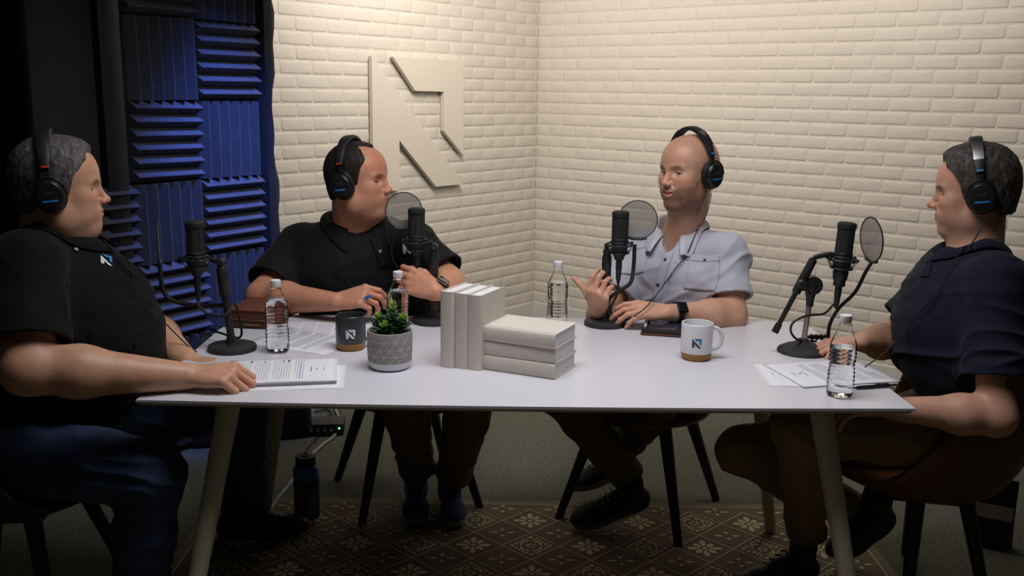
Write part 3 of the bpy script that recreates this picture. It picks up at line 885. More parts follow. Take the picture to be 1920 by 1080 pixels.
    f1 = vnoise(q_*np.array([7, 7, 17])+wv*2.2+np.array([q_[:, 2]*6, q_[:, 2]*0, q_[:, 0]*9]).T, 1)
    f2 = vnoise(q_*np.array([16, 16, 34])+wv*5, 6)
    crease = 1-np.abs(2*f1-1)
    amp = cl.get('fold', .007)
    hem = np.ones(len(tv))
    for q in (1, -1):
        ax = nrm(el[q]-sh[q]); e = sh[q]+ax*np.linalg.norm(el[q]-sh[q])*cl.get('sleeve', .72)
        near = np.linalg.norm(tv-e, axis=1) < .11
        hem = np.where(near, np.minimum(hem, np.clip((-(tv-e)@nrm(cl.get('hemdir', {}).get(q, ax))-.012)/.03, 0, 1)), hem)
    low = np.clip((-q_[:, 2]-.05)/.2, .25, 1)
    # folds gather where each sleeve meets the trunk and at the inside of the shoulder
    for q in (1, -1):
        low = low+.5*np.exp(-(np.linalg.norm(tv-(sh[q]*.6+el[q]*.4), axis=1)/.09)**2)
    tv = tv+N*(((crease**3-.35)*amp*1.5*low+(f2-.5)*amp*.5)*hem)[:, None]
    tv = relax(tv, tq, 1, .3); tv, tq = biggest(tv, tq)
    shirt = child('shirt', tv, tq, cl['mat'])
    tree = BVHTree.FromPolygons([tuple(v) for v in tv], [tuple(int(i) for i in x) for x in tq])
    # ---- collar: a turned-down band round the neck with two points in front
    bm = bmesh.new(); n = 44; ri = []
    opn = cl.get('vopen', .30)
    for i in range(n+1):
        u = -1+2*i/n; th = u*(PI-opn)
        cx, sy = math.sin(th), -math.cos(th)
        fr = max(0., sy); 
        rad = right*cx+fo*sy; rr = nr+.013
        cen = neck0+fo*(.006+.012*fr)
        def drop(ofs):
            o_ = cen+rad*ofs+up*.16
            h = tree.ray_cast(Vector(o_), Vector(-up))
            return np.array(h[0]) if h[0] is not None else o_-up*.16
        E = drop(rr+.004)
        if (E-cen)@up < -.05: E = E+up*(-.05-(E-cen)@up)
        hgt = cl.get('stand', .030)*(1-.45*fr)
        wd = .026+.034*max(0, abs(u)-.70)/.30*cl.get('point', 1.)
        top = E+up*hgt-rad*.003
        mid = E+up*(hgt-.004)+rad*.006
        lw = drop(rr+.004+wd)
        if np.linalg.norm(lw-E) > .11: lw = E+rad*wd-up*.05
        low_ = lw+up*.006
        m2 = (mid+low_)/2+up*.006+rad*.004
        inn = E-up*.02-rad*.006
        pts = [bm.verts.new(Vector(x-loc)) for x in (inn, top, mid, m2, low_)]
        ri.append(pts)
    for r0, r1 in zip(ri, ri[1:]):
        for k in range(4): bm.faces.new((r0[k], r0[k+1], r1[k+1], r1[k]))
    o = bm_obj('collar', bm, cl.get('collar_mat', cl['mat']), body, 80)
    md = o.modifiers.new('solid', 'SOLIDIFY'); md.thickness = .003; md.offset = 0
    md = o.modifiers.new('sub', 'SUBSURF'); md.levels = 1; md.render_levels = 1
    # ---- legs
    g = S(); lr = J.get('legr', 1.)
    for q, (hip, kn, an) in ((1, J['legR']), (-1, J['legL'])):
        g.rc(hip, kn, .092*lr, .072*lr, .03)
        k2 = kn*.6+an*.4
        g.rc(kn, k2, .070*lr, .066*lr, .03); g.rc(k2, an, .066*lr, cl.get('cuff', .056)*lr, .02)
    g.el(pel-up*.0, (.18*W, .15, .11), RT, .06)
    for q, (hip, kn, an) in ((1, J['legR']), (-1, J['legL'])):
        ax = nrm(an-kn)
        g.add(lambda P, an=an, ax=ax: np.maximum(-((P-an)@ax), np.sqrt((((P-an)-((P-an)@ax)[..., None]*ax)**2).sum(-1))-.10), an+ax*.06, .13, .0, 1)
    gv, gq = surface(g, .006); gv, gq = biggest(gv, gq)
    N = vnormals(gv, gq)
    w_ = vnoise(gv*6, 4)[:, None]
    f1 = vnoise(gv*np.array([9, 9, 20])+w_*2.5, 3); cr = 1-np.abs(2*f1-1)
    gv = gv+N*((cr**3-.3)*.009)[:, None]
    child('trousers', relax(gv, gq, 1, .3), gq, cl['pants'])
    PEOPLE[key] = dict(body=body, loc=loc, H=H, RH=RH, tree=tree, RT=RT, neck0=neck0, child=child, J=J, ch=ch)
    return PEOPLE[key]

def shoe(pp, heel, toe, up, mats, size=.29, sole_h=.022, laces=True):
    """heel and toe points on the sole line, world space"""
    loc = pp['loc']; R = basis(np.array(toe)-np.array(heel), up); o0 = np.array(heel)
    def p(x, y, z): return o0+R@np.array([x, y, z])
    L = size; s = S()
    s.rc(p(0, .035, .045), p(0, .10, .045), .036, .036, .02)
    s.el(p(0, .05, .035), (.040, .055, .040), R, .02); s.el(p(0, L-.075, .032), (.046, .078, .030), R, .03)
    s.rc(p(0, .06, .075), p(0, L-.08, .038), .034, .030, .02)
    s.rc(p(0, .055, .06), p(0, .05, .115), .037, .042, .015)
    s.rc(p(0, .055, .105), p(0, .05, .17), .031, .05, .003, 1)
    s.add(lambda P: ((P-o0)@R)[..., 2]-.014, p(0, L/2, -.02), .3, .0, 1)
    V, Q = surface(s, .004); pp['child']('shoe', V, Q, mats[0])
    # sole
    bm = bmesh.new(); pr = []
    for i in range(28):
        a = 2*PI*i/28; ca, sa = math.cos(a), math.sin(a)
        y = L/2+(L/2)*sa; wv = .036+.012*max(0, min(1, (y-.1)/.1))-.004*math.exp(-((y-.11)/.03)**2)
        x = wv*np.sign(ca)*abs(ca)**.6; pr.append((x, y))
    rings = []
    for z, k in ((0, .93), (.004, 1.), (sole_h, 1.02), (sole_h+.002, .9)):
        rings.append([bm.verts.new(Vector(p(x*k, L/2+(y-L/2)*k, z+(.010*max(0, (y-L*.72)/(L*.28))**2))-loc)) for x, y in pr])
    for a, b in zip(rings, rings[1:]):
        for i in range(28): bm.faces.new((a[i], a[(i+1) % 28], b[(i+1) % 28], b[i]))
    bm.faces.new(rings[0][::-1]); bm.faces.new(rings[-1])
    sh = bm_obj('sole', bm, mats[1], None, 40)
    sho = [ch for ch in pp['body'].children if ch.name.startswith('shoe')][-1]
    sh.parent = sho
    if laces:
        bm = bmesh.new()
        for i in range(5):
            y = .115+i*.020; z = .103-i*.0105
            add_tube(bm, [Vector(p(q, y+.006*(j % 2), z+.006-abs(q)*.35)-loc) for j, q in enumerate((-.024, -.012, 0, .012, .024))], .0028, 6)
        lc = bm_obj('laces', bm, mats[2], None); lc.parent = sho
    return sho

def decal(pp, name, px, py, polys, size, mats=None, up=(0, 0, 1), parent=None, off=.003, tilt=0, thick=0, cuts=3):
    """flat print or stitched mark laid on the cloth where the photograph shows it; polys in 0..1 units"""
    d = Vector(ray(px, py)).normalized(); h = pp['tree'].ray_cast(Vector(CAM), d)
    if h[0] is None: print('decal missed', name, px, py); return None
    n = h[1]; u = d.cross(Vector(up)).normalized(); u = (u-n*u.dot(n)).normalized(); v = n.cross(u)
    if v.z < 0: v = -v
    u, v = u*math.cos(tilt)+v*math.sin(tilt), v*math.cos(tilt)-u*math.sin(tilt)
    obs = []
    for i, (poly, m) in enumerate(polys):
        bm = bmesh.new(); vs = [bm.verts.new((x, y, 0)) for x, y in poly]; bm.faces.new(vs)
        bmesh.ops.triangulate(bm, faces=bm.faces); bmesh.ops.subdivide_edges(bm, edges=bm.edges, cuts=cuts, use_grid_fill=True)
        for w in bm.verts:
            p = h[0]+u*(w.co.x-.5)*size+v*(w.co.y-.5)*size; q = pp['tree'].find_nearest(p)
            w.co = q[0]+q[1]*off-Vector(pp['loc'])
        me = bpy.data.meshes.new(name); bm.to_mesh(me); bm.free(); me.materials.append(m)
        o = bpy.data.objects.new(name, me); COL.objects.link(o); o.parent = parent or pp['body']; obs.append(o)
        if thick: md = o.modifiers.new('solid', 'SOLIDIFY'); md.thickness = thick; md.offset = 0
    return h
LOGO_A = [(0, 1), (0, .0), (.27, 0), (.27, .385), (.675, 0), (1, 0)]
LOGO_B = [(.21, 1), (1, 1), (1, .233), (.763, .443), (.763, .75), (.445, .75)]
def ribbon(pp, name, pix, width, m, off=.0022, n=10, th=.0016, nc=4):
    P_ = spline([(x, y, 0) for x, y in pix], n); C_ = []
    for x, y, _ in P_:
        h = pp['tree'].ray_cast(Vector(CAM), Vector(ray(x, y)).normalized())
        if h[0] is not None: C_.append((h[0], h[1]))
    bm = bmesh.new(); pv = None; n0 = Vector((0, 0, 0))
    for c, nn in C_: n0 += nn
    n0.normalize()
    for i, (c, nn) in enumerate(C_):
        d = (C_[min(i+1, len(C_)-1)][0]-C_[max(0, i-1)][0]).normalized() if width < .05 else (C_[-1][0]-C_[0][0]).normalized(); sd = n0.cross(d).normalized(); q = []
        for s_ in [-1+2*k/nc for k in range(nc+1)]:
            g = pp['tree'].ray_cast(c+sd*s_*width/2+n0*.06, -n0)
            if g[0] is None: g = pp['tree'].find_nearest(c+sd*s_*width/2)
            q.append(bm.verts.new(g[0]+n0*off-Vector(pp['loc'])))
        if pv:
            for k in range(nc): bm.faces.new((pv[k], pv[k+1], q[k+1], q[k]))
        pv = q
    o = bm_obj(name, bm, m, pp['body'], 180); md = o.modifiers.new('solid', 'SOLIDIFY'); md.thickness = th; md.offset = 1; return o
def button(pp, px, py, m, r=.0055):
    d = Vector(ray(px, py)).normalized(); h = pp['tree'].ray_cast(Vector(CAM), d)
    if h[0] is None: return
    X, Y, D = frame_from(h[1]); bm = bmesh.new()
    add_lathe(bm, [(0, 0), (r, 0), (r, .0015), (r*.85, .0025), (r*.6, .0018), (0, .0018)], 16, mat_from(X, Y, D, h[0]+h[1]*.0042-Vector(pp['loc'])))
    bm_obj('button', bm, m, pp['body'])

M_HPB = mat('black_headphone_plastic', (.012, .012, .013), .35); M_HPC = mat('black_vinyl_cushion', (.014, .014, .015), .5, bump=.3, bscale=90)
M_HPG = mat('glossy_black_glint', (.02, .02, .022), .18, coat=.5)
M_HPS = mat('steel_slider', (.35, .35, .36), .3, metal=1)
M_BLUE = mat('blue_print', (.03, .22, .55), .4); M_WHITEP = mat('white_print', (.7, .7, .72), .5); M_RED = mat('red_plastic', (.6, .03, .02), .4)
M_GREYD = mat('dim_grey_print', (.07, .07, .075), .5)
M_GREYP = mat('grey_print', (.25, .25, .26), .5)
def text_mesh(name, body, size, m, M, parent, depth=.0002):
    cu = bpy.data.curves.new(name, 'FONT'); cu.body = body; cu.size = size; cu.align_x = 'CENTER'; cu.align_y = 'CENTER'; cu.extrude = depth; cu.resolution_u = 2
    o = bpy.data.objects.new(name, cu); COL.objects.link(o); dg = bpy.context.evaluated_depsgraph_get()
    me = bpy.data.meshes.new_from_object(o.evaluated_get(dg)); bpy.data.objects.remove(o); bpy.data.curves.remove(cu)
    me.transform(M); me.materials.clear(); me.materials.append(m)
    t = bpy.data.objects.new(name, me); COL.objects.link(t); t.parent = parent; return t
def headphones(pp, label, mark, band_glint, tilt=0., w=1.0, hair=.0, cupz=-.008, wires=None):
    H, R = pp['H'], pp['RH']
    root = empty('headphones', H, 0, label, 'headphones')
    ct, st = math.cos(tilt), math.sin(tilt)
    Rt = R@np.array([[1, 0, 0], [0, ct, -st], [0, st, ct]])
    def p(x, y, z): return Vector(Rt@np.array([x, y, z]))
    a = .089*w+hair; b = .120+hair; z0 = .012
    def arc(t0, t1, n, wd, th, ofs, m, name, parent=root, taper=True):
        bm = bmesh.new(); rg = []
        for i in range(n+1):
            t = t0+(t1-t0)*i/n; cx, sz = math.cos(t), math.sin(t)
            nx, nz = cx/a, sz/b; l = math.hypot(nx, nz); nx /= l; nz /= l
            X, Z = cx*a, z0+sz*b
            k = wd*(.6+.4*math.sin(max(0, min(PI, (t-t0)/(t1-t0)*PI)))**.5) if taper else wd
            sec = [(-k/2, ofs), (k/2, ofs), (k/2*.96, ofs+th), (k*.3, ofs+th*1.25), (-k*.3, ofs+th*1.25), (-k/2*.96, ofs+th)]
            rg.append([bm.verts.new(p(X+nx*o_, y_-.012, Z+nz*o_)) for y_, o_ in sec])
        for r0, r1 in zip(rg, rg[1:]):
            for k in range(6): bm.faces.new((r0[k], r0[(k+1) % 6], r1[(k+1) % 6], r1[k]))
        bm.faces.new(rg[0][::-1]); bm.faces.new(rg[-1])
        return bm_obj(name, bm, m, parent, 40)
    band = arc(.42, PI-.42, 28, .034, .009, .004, M_HPC, 'headband')
    if band_glint:  # added shiny strips stand in for the highlight on the headband
        for u0, u1 in ((.62, 1.12), (PI-1.12, PI-.62)):
            arc(u0, u1, 10, .027, .0012, .0152, M_HPG if band_glint == 1 else M_HPS, 'band_glint_strip', taper=False)
    for q in (-1, 1):
        t0, t1 = (.42, .18) if q > 0 else (PI-.42, PI-.18)
        arc(t0+(.06 if q > 0 else -.06), t1+(-.12 if q > 0 else .12), 6, .015, .0022, .008, M_HPB, 'slider', taper=False)
        mk = arc(t0-.01*q, t0-.075*q, 2, .022, .008, .0065, M_HPB, 'slider_clip', taper=False)
        arc(t0-.022*q, t0-.062*q, 2, .017, .0022, .016, mark, 'side_marker', mk, taper=False)
        # cup: cushion, housing, yoke
        C = p(q*(.083*w+hair*.7), -.012, cupz); ax = (p(q, 0, -.03)).normalized(); X, Y, D = frame_from(ax, p(0, 0, 1))
        M = mat_from(X*.92, Y*1.08, D, C)
        bm = bmesh.new(); add_lathe(bm, [(.020, -.004), (.036, -.008), (.0425, -.002), (.0435, .006), (.041, .012), (.030, .013)], 36, M); bm_obj('ear_cushion', bm, M_HPC, root)
        bm = bmesh.new(); add_lathe(bm, [(.038, .010), (.0395, .014), (.038, .022), (.034, .027), (.033, .0265), (.031, .0285), (.016, .031), (0, .0315)], 36, M); hs = bm_obj('ear_housing', bm, M_HPB, root)
        # stripe and maker's word on the cap
        bm = bmesh.new()
        s_ = 1 if (M.to_3x3() @ Vector((0, 1, 0))).dot(Vector(Rt[:, 2])) > 0 else -1
        for y0, wd in ((-.0105*s_, .040),):
            vs = []
            for j in range(7):
                x = -wd/2+wd*j/6
                vs.append((bm.verts.new(M @ Vector((x, y0-.0022, .0325-abs(x)*.10))), bm.verts.new(M @ Vector((x, y0+.0022, .0325-abs(x)*.10)))))
            for u, v in zip(vs, vs[1:]): bm.faces.new((u[0], v[0], v[1], u[1]))
        bm_obj('blue_stripe', bm, M_BLUE, hs, 0)['label'] = 'blue stripe across the ear cup'
        upv = Vector(Rt[:, 2]); xx = upv.cross(D).normalized()
        text_mesh('cap_lettering', 'SONY', .0090, M_GREYD, mat_from(xx, D.cross(xx), D, C+D*.0322+upv*.008), hs)
        bm = bmesh.new(); pts = []
        for j in range(13):
            t = PI*(.0+j/12)
            pts.append(M @ Vector((math.cos(t)*.0425, math.sin(t)*.0425 if True else 0, .020)))
        pts = [pt for pt in pts]
        # yoke arches over the top of the cup
        s_ = 1 if (M.to_3x3() @ Vector((0, 1, 0))).dot(upv) > 0 else -1
        pts = [M @ Vector((math.cos(PI*j/12)*.0425, s_*math.sin(PI*j/12)*.0425, .020)) for j in range(13)]
        add_tube(bm, pts, .0026, 8); bm_obj('yoke', bm, M_HPB, root)
    return root
def wire(name, pts, r, label, cat, m, group=None, n=10):
    P = spline(pts, n); o0 = P[0]; bm = bmesh.new(); add_tube(bm, [Vector(p-o0) for p in P], r, 7)
    o = bm_obj(name, bm, m, None); o.location = o0; return tag(o, label, cat, group)

def watch(W, ax, face_n, r, m_band, m_case, label, cat='wristwatch', w=.020, case=(.034, .036, .009)):
    """band round the wrist W with axis ax; the case looks towards face_n"""
    A = Vector(ax).normalized(); N_ = Vector(face_n); N_ = (N_-A*N_.dot(A)).normalized(); B = A.cross(N_)
    root = empty('wristwatch', W, 0, label, cat); bm = bmesh.new(); pv = None; f0 = None
    for i in range(33):
        a = 2*PI*i/32; d = N_*math.cos(a)+B*math.sin(a); q = [bm.verts.new(d*rr+A*x) for rr, x in ((r, -w/2), (r+.003, -w/2+.001), (r+.003, w/2-.001), (r, w/2))]
        if pv:
            for k in range(4): bm.faces.new((pv[k], pv[(k+1) % 4], q[(k+1) % 4], q[k]))
        pv = q
    bm_obj('strap', bm, m_band, root); R = Matrix((A, B, N_)).transposed()
    bm = bmesh.new(); add_box(bm, N_*(r+case[2]/2), case, R, .003, 2); c = bm_obj('watch_case', bm, m_case, root)
    bm = bmesh.new(); add_box(bm, N_*(r+case[2]+.0004), (case[0]-.006, case[1]-.006, .0016), R, .0006, 1); bm_obj('watch_glass', bm, mat('watch_glass', (.01, .01, .012), .08, coat=.5), c)
    return root
# ------------------------------------------------------------------ the four speakers
CL_BLACK = mat('black_polo_cloth', (.0045, .0045, .0055), .85, spec=.2, bump=.25, bscale=420, sheen=.03, var=.25, vscale=12)
CL_BLACK2 = mat('soft_black_polo_cloth', (.009, .009, .010), .8, spec=.25, bump=.25, bscale=420, sheen=.04, var=.2, vscale=12)
CL_NAVY = mat('navy_polo_cloth', (.009, .011, .026), .85, spec=.25, bump=.25, bscale=420, sheen=.04, var=.2, vscale=12)
CL_GREY = mat('pale_grey_shirt_cloth', (.52, .52, .60), .85, bump=.3, bscale=420, sheen=.2, var=.06, vscale=20)
CL_GREYIN = mat('shirt_collar_lining', (.56, .56, .62), .85)
PT_JEAN = mat('blue_denim', (.025, .045, .11), .85, bump=.3, bscale=380, var=.45, vscale=9)
PT_KHAKI = mat('khaki_twill', (.17, .125, .07), .85, bump=.2, bscale=380, var=.15, vscale=9)
PT_BROWN = mat('brown_twill', (.13, .095, .05), .85, bump=.2, bscale=380, var=.15, vscale=9)
PT_OLIVE = mat('olive_tan_twill', (.22, .16, .065), .85, bump=.2, bscale=380, var=.15, vscale=9)
PROF = (.098, .094, .089, .080)
P1 = person('left', 'heavy-set grey-haired person in black polo and blue jeans at the left table end',
  None, dict(skin=(.60, .325, .205), w=1.04, fat=1.0, jaw=1.12, nose=1.05, hair=(.16, .15, .14), hair2=(.05, .045, .045), front=.066, recede=.012, flush=.35, brow=(.2, .15, .12), browd=.5, hair_t=.009),
  dict(head=at(112, 352, 2.50), face=(1, .34, -.02), torso=(1, .25, 0), spine=(.05, 0, 1), shR=at(50, 502, 2.30), shL=at(160, 505, 2.72),
       elR=at(52, 692, 2.16), elL=at(268, 612, 2.72), wrR=at(352, 706, 2.27), wrL=at(352, 680, 2.56), pelvis=vec(-1.27, 2.5, .56),
       belly=vec(-1.135, 2.50, .80), belly_r=(.215, .205, .22), chest=.165, w=1.12, armr=1.26, neckr=.074, legr=1.12,
       legR=(vec(-1.25, 2.36, .53), at(280, 885, 2.27), at(262, 1150, 2.34)), legL=(vec(-1.25, 2.62, .53), vec(-.80, 2.72, .56), vec(-.87, 2.98, .12)),
       hands=[dict(W=at(352, 706, 2.27), d=(1, .02, .05), n=(0, -.30, .95), side=(0, 1, .3), curls=[(.75, 1.3, .9)]*2+[(.85, 1.3, .9)]*2, L=1.16, thumb=(.7, .4, .3)),
              dict(W=at(352, 680, 2.56), d=(.9, -.35, 0), n=(0, 0, 1), side=(0, 1, 0), curls=[(.3, .5, .3)]*4, L=1.05)]),
  dict(mat=CL_BLACK, pants=PT_JEAN, sleeve=.78, loose=.022, fold=.011, vopen=.28))
P2 = person('second', 'person in a black polo with thinning dark hair, sitting behind the table near the succulent',
  None, dict(skin=(.67, .315, .195), w=1.04, fat=.8, jaw=1.1, nose=.98, hair=(.035, .024, .018), hair2=(.012, .009, .008), front=.056, recede=.05, flush=.65, browd=.55, stubble=.25, hair_t=.006, top=.4, eye=.0030),
  dict(head=at(672, 338, 3.20), face=(1, -.28, .02), torso=(.30, -.95, 0), spine=(-.06, 0, 1), shR=at(566, 462, 3.36), shL=at(772, 458, 3.20),
       elR=at(492, 556, 3.16), elL=at(842, 532, 3.10), wrR=at(632, 566, 2.99), wrL=at(818, 548, 2.98), pelvis=vec(-.42, 3.46, .56),
       belly=vec(-.47, 3.33, .80), belly_r=(.205, .165, .22), chest=.15, w=1.1, armr=1.10, neckr=.070, legr=1.08,
       legR=(vec(-.50, 3.42, .52), vec(-.36, 3.00, .55), vec(-.325, 3.28, .12)), legL=(vec(-.32, 3.44, .52), vec(-.11, 3.00, .55), vec(-.20, 3.26, .12)),
       hands=[dict(W=at(632, 566, 2.99), d=(.95, -.25, .28), n=(-.25, -.62, .75), side=(.2, .8, .6), curls=[(.7, .7, .4), (.8, .8, .4), (.9, .9, .5), (1., 1., .6)], L=1.05, thumb=(.5, .3, .5)),
              dict(W=at(818, 548, 2.98), d=(-.9, -.2, .45), n=(-.1, -.9, .3), side=(.2, .3, .85), curls=[(.9, 1., .6)]*4, L=1.03, thumb=(.5, .5, .4))]),
  dict(mat=CL_BLACK2, pants=PT_KHAKI, sleeve=.80, loose=.022, fold=.011, vopen=.34, vdeep=.07))
P3 = person('third', 'bald bearded person in a pale grey button-up shirt gesturing with an open hand',
  None, dict(skin=(.65, .36, .24), w=1.0, jaw=1.0, nose=1.0, flush=.3, beard=(.13, .06, .03), beardd=.92, fuzz=.25, smile=1., open=1.25, eye=.0030, mw=1.18, teeth=True, browd=.6, brow=(.16, .08, .05)),
  dict(head=at(1292, 322, 3.18), face=(-.86, -.60, -.02), torso=(-.47, -.88, 0), spine=(0, .03, 1), headup=(-.06, 0, 1), shR=at(1186, 474, 3.36), shL=at(1362, 478, 3.16),
       elR=at(1132, 592, 3.18), elL=at(1372, 592, 3.06), wrR=at(1122, 582, 3.02), wrL=at(1252, 586, 2.97), pelvis=vec(.57, 3.42, .56),
       belly=vec(.565, 3.33, .80), belly_r=(.165, .135, .22), chest=.125, w=1.0, armr=1.0, neckr=.058,
       legR=(vec(.48, 3.38, .52), vec(.12, 2.98, .56), vec(.405, 3.13, .185)), legL=(vec(.66, 3.34, .52), vec(.50, 2.92, .57), vec(.41, 3.36, .19)),
       hands=[dict(W=at(1122, 582, 3.02), d=(-.12, -.62, .75), n=(-.44, -.55, -.60), side=(-.85, .1, .5), curls=[(.8, .9, .5), (.9, 1., .6), (1., 1.05, .6), (1.05, 1.1, .6)], L=1.0, thumb=(.85, -.15, -.1), spread=.02),
              dict(W=at(1252, 586, 2.97), d=(-.97, -.10, .10), n=(0, -.45, .88), side=(0, .8, .5), curls=[(.25, .45, .3), (.35, .45, .3), (.4, .5, .3), (.5, .5, .3)], L=1.0, thumb=(.4, .3, .2))]),
  dict(mat=CL_GREY, collar_mat=CL_GREYIN, pants=PT_BROWN, sleeve=.70, loose=.016, fold=.017, vopen=.36, vdeep=.07, point=1.3))
P4 = person('right', 'dark-haired person in navy polo and tan trousers seated at the right table end',
  None, dict(skin=(.60, .325, .22), w=1.0, jaw=1.0, nose=1.12, hair=(.09, .076, .062), hair2=(.022, .018, .015), front=.066, recede=.008, flush=.3, browd=.8, stubble=.3, smile=.6, eye=.0024, hair_t=.011),
  dict(head=at(1826, 360, 2.72), face=(-.92, .36, -.10), torso=(-.93, .30, 0), spine=(-.05, 0, 1), headup=(.06, 0, 1), shR=at(1775, 520, 2.88), shL=at(1868, 525, 2.52),
       elR=at(1668, 640, 2.86), elL=at(1868, 782, 2.42), wrR=vec(1.0, 2.70, .775), wrL=vec(.99, 2.44, .665), pelvis=vec(1.36, 2.68, .56),
       belly=vec(1.27, 2.70, .80), belly_r=(.175, .165, .22), chest=.14, w=1.0, armr=1.05, neckr=.062,
       legR=(vec(1.32, 2.82, .52), at(1392, 845, 2.72), at(1625, 975, 2.84)), legL=(vec(1.30, 2.56, .53), at(1500, 800, 2.50), at(1512, 1000, 2.72)),
       hands=[dict(W=vec(1.0, 2.70, .775), d=(-.85, -.2, -.05), n=(0, 0, 1), side=(0, 1, 0), curls=[(.4, .5, .3)]*4),
              dict(W=vec(.99, 2.44, .665), d=(-.95, .1, -.1), n=(0, 0, 1), side=(0, 1, 0), curls=[(.4, .5, .3)]*4)]),
  dict(mat=CL_NAVY, pants=PT_OLIVE, sleeve=.70, loose=.02, fold=.012, vopen=.30))

M_BTN = mat('navy_button', (.02, .025, .06), .35); M_BTNG = mat('grey_button', (.35, .35, .36), .35)
headphones(P1, 'black headphones with red marker on the grey-haired person at the left', M_RED, 0, tilt=.12, w=1.05, hair=.006)
headphones(P2, 'black headphones with red marker on the person behind the succulent', M_RED, 0, tilt=.10, w=1.05, hair=.002)
headphones(P3, 'black headphones on the bald bearded person', M_BLUE, 1, tilt=-.05, w=1.0, hair=-.001)
headphones(P4, 'black headphones with shiny headband on the person in navy at the right', M_BLUE, 2, tilt=-.05, w=1.03, hair=.007)
# shirt details, shoes, watches
POLY_FULL = [(0, 1), (1, 1), (1, .2), (.76, .4), (.3, .9)]
decal(P1, 'shirt_logo', 199, 490, [(LOGO_A, M_WHITEP)], .030)
decal(P1, 'shirt_logo', 198, 487, [(LOGO_B, M_BLUE)], .032)
decal(P2, 'shirt_logo', 765, 466, [(LOGO_A, M_WHITEP)], .034, None)
for x, y in ((713, 471),): button(P2, x, y, M_BTNG)
button(P1, 141, 470, M_BTNG)
for x, y in ((1264, 444), (1248, 488), (1234, 534), (1322, 489), (1193, 468), (1228, 570)): button(P3, x, y, M_BTN, .0052)

ribbon(P3, 'button_placket', [(1268, 434), (1260, 462), (1248, 492), (1236, 534), (1229, 580)], .030, CL_GREY)
ribbon(P2, 'button_placket', [(700, 446), (710, 470), (722, 500)], .028, CL_BLACK2)
ribbon(P4, 'button_placket', [(1752, 462), (1742, 490), (1733, 520)], .028, CL_NAVY)
ribbon(P3, 'chest_pocket', [(1322, 484), (1320, 512), (1314, 545)], .105, CL_GREY, n=8, nc=12)
ribbon(P3, 'chest_pocket', [(1194, 464), (1190, 490), (1187, 515)], .095, CL_GREY, n=8, nc=12)
ribbon(P3, 'pocket_flap', [(1323, 480), (1321, 492)], .108, CL_GREY, n=4, nc=12, off=.0038)
ribbon(P3, 'pocket_flap', [(1195, 458), (1193, 470)], .098, CL_GREY, n=4, nc=12, off=.0038)
M_BSHOE = mat('black_shoe_leather', (.012, .012, .012), .5); M_BSOLE = mat('black_rubber_sole', (.02, .02, .018), .7); M_BLUES = mat('blue_suede', (.03, .06, .28), .8, bump=.2, bscale=300, col2=(.012, .015, .05), vscale=14)
M_WSOLE = mat('pale_rubber_sole', (.34, .32, .27), .6); M_BLACE = mat('black_lace', (.012, .012, .012), .8); M_DKNIT = mat('charcoal_knit', (.02, .024, .026), .85, bump=.5, bscale=300); M_WLACE = mat('pale_lace', (.30, .28, .25), .8); M_GSOLE = mat('grey_foam_sole', (.22, .20, .16), .7)
Z_ = .008
shoe(P1, (-1.03, 2.345, Z_), (-.735, 2.33, Z_), (0, 0, 1), (M_BSHOE, M_BSOLE, M_BLACE))
shoe(P1, (-.955, 2.975, Z_), (-.66, 3.03, Z_), (0, 0, 1), (M_BSHOE, M_BSOLE, M_BLACE))
shoe(P2, (-.340, 3.355, Z_), (-.315, 3.07, Z_), (0, 0, 1), (M_BLUES, M_WSOLE, M_BLACE), .285)
shoe(P2, (-.222, 3.340, Z_), (-.180, 3.06, Z_), (0, 0, 1), (M_BLUES, M_WSOLE, M_BLACE), .285)
shoe(P3, (.480, 3.125, .085), (.215, 3.085, .012), (.05, -.35, 1), (M_DKNIT, M_GSOLE, M_WLACE), .275)
shoe(P3, (.470, 3.395, .10), (.215, 3.27, .045), (-.25, .15, 1), (M_DKNIT, M_GSOLE, M_WLACE), .275)
shoe(P4, (.945, 2.765, Z_), (.675, 2.655, Z_), (0, 0, 1), (M_BSHOE, M_BSOLE, M_BLACE), .285)
shoe(P4, at(1668, 985, 2.83), at(1548, 1056, 2.68), (-.35, -.25, 1), (M_BSHOE, M_BSOLE, M_BLACE), .27)
w3 = P3['J']['wrL']; e3 = P3['J']['elL']
watch(w3*.86+e3*.14, e3-w3, (0, -.75, .66), .0325, mat('black_watch_strap', (.012, .012, .012), .5), mat('dark_steel_case', (.05, .05, .055), .25, metal=1), 'black smartwatch on the bald bearded person\'s wrist')
w2 = P2['J']['wrL']; e2 = P2['J']['elL']
watch(w2*.90+e2*.10, e2-w2, (.3, -.55, .78), .0360, mat('olive_watch_strap', (.06, .055, .035), .6), mat('steel_case', (.4, .38, .34), .25, metal=1), 'steel watch with olive strap on the wrist behind the second microphone')
# ------------------------------------------------------------------ things on the table
M_PET = sheet('clear_bottle_plastic', (1, 1, 1), None, .03); M_CAPW = mat('white_cap_plastic', (.78, .78, .80), .4)
M_WATER = mat('water', (1, 1, 1), .0, trans=1, ior=1.33, spec=.5)
def bottle_profile(shrink=0, top=.205, cut=None, rib=.0011):
    pr = []
    n = 110
    for i in range(n+1):
        z = .178*i/n
        if z < .010: r = .024+.0075*math.sqrt(max(0, 1-((.010-z)/.010)**2))
        elif z < .130:
            r = .0315+rib*math.sin((z-.030)/.0098*2*PI) if .030 < z < .122 else .0318
            r -= .0022*math.exp(-((z-.078)/.012)**2)
        else:
            t = (z-.130)/.048; r = .0318*(1-t)**.9*1.0+.0118*t**.8 if t < 1 else .0118
            r = max(.0118, .0318-(.0200)*(t**1.25))
        pr.append((r-shrink, z))
    if cut is not None: pr = [p for p in pr if p[1] <= cut]
    return pr
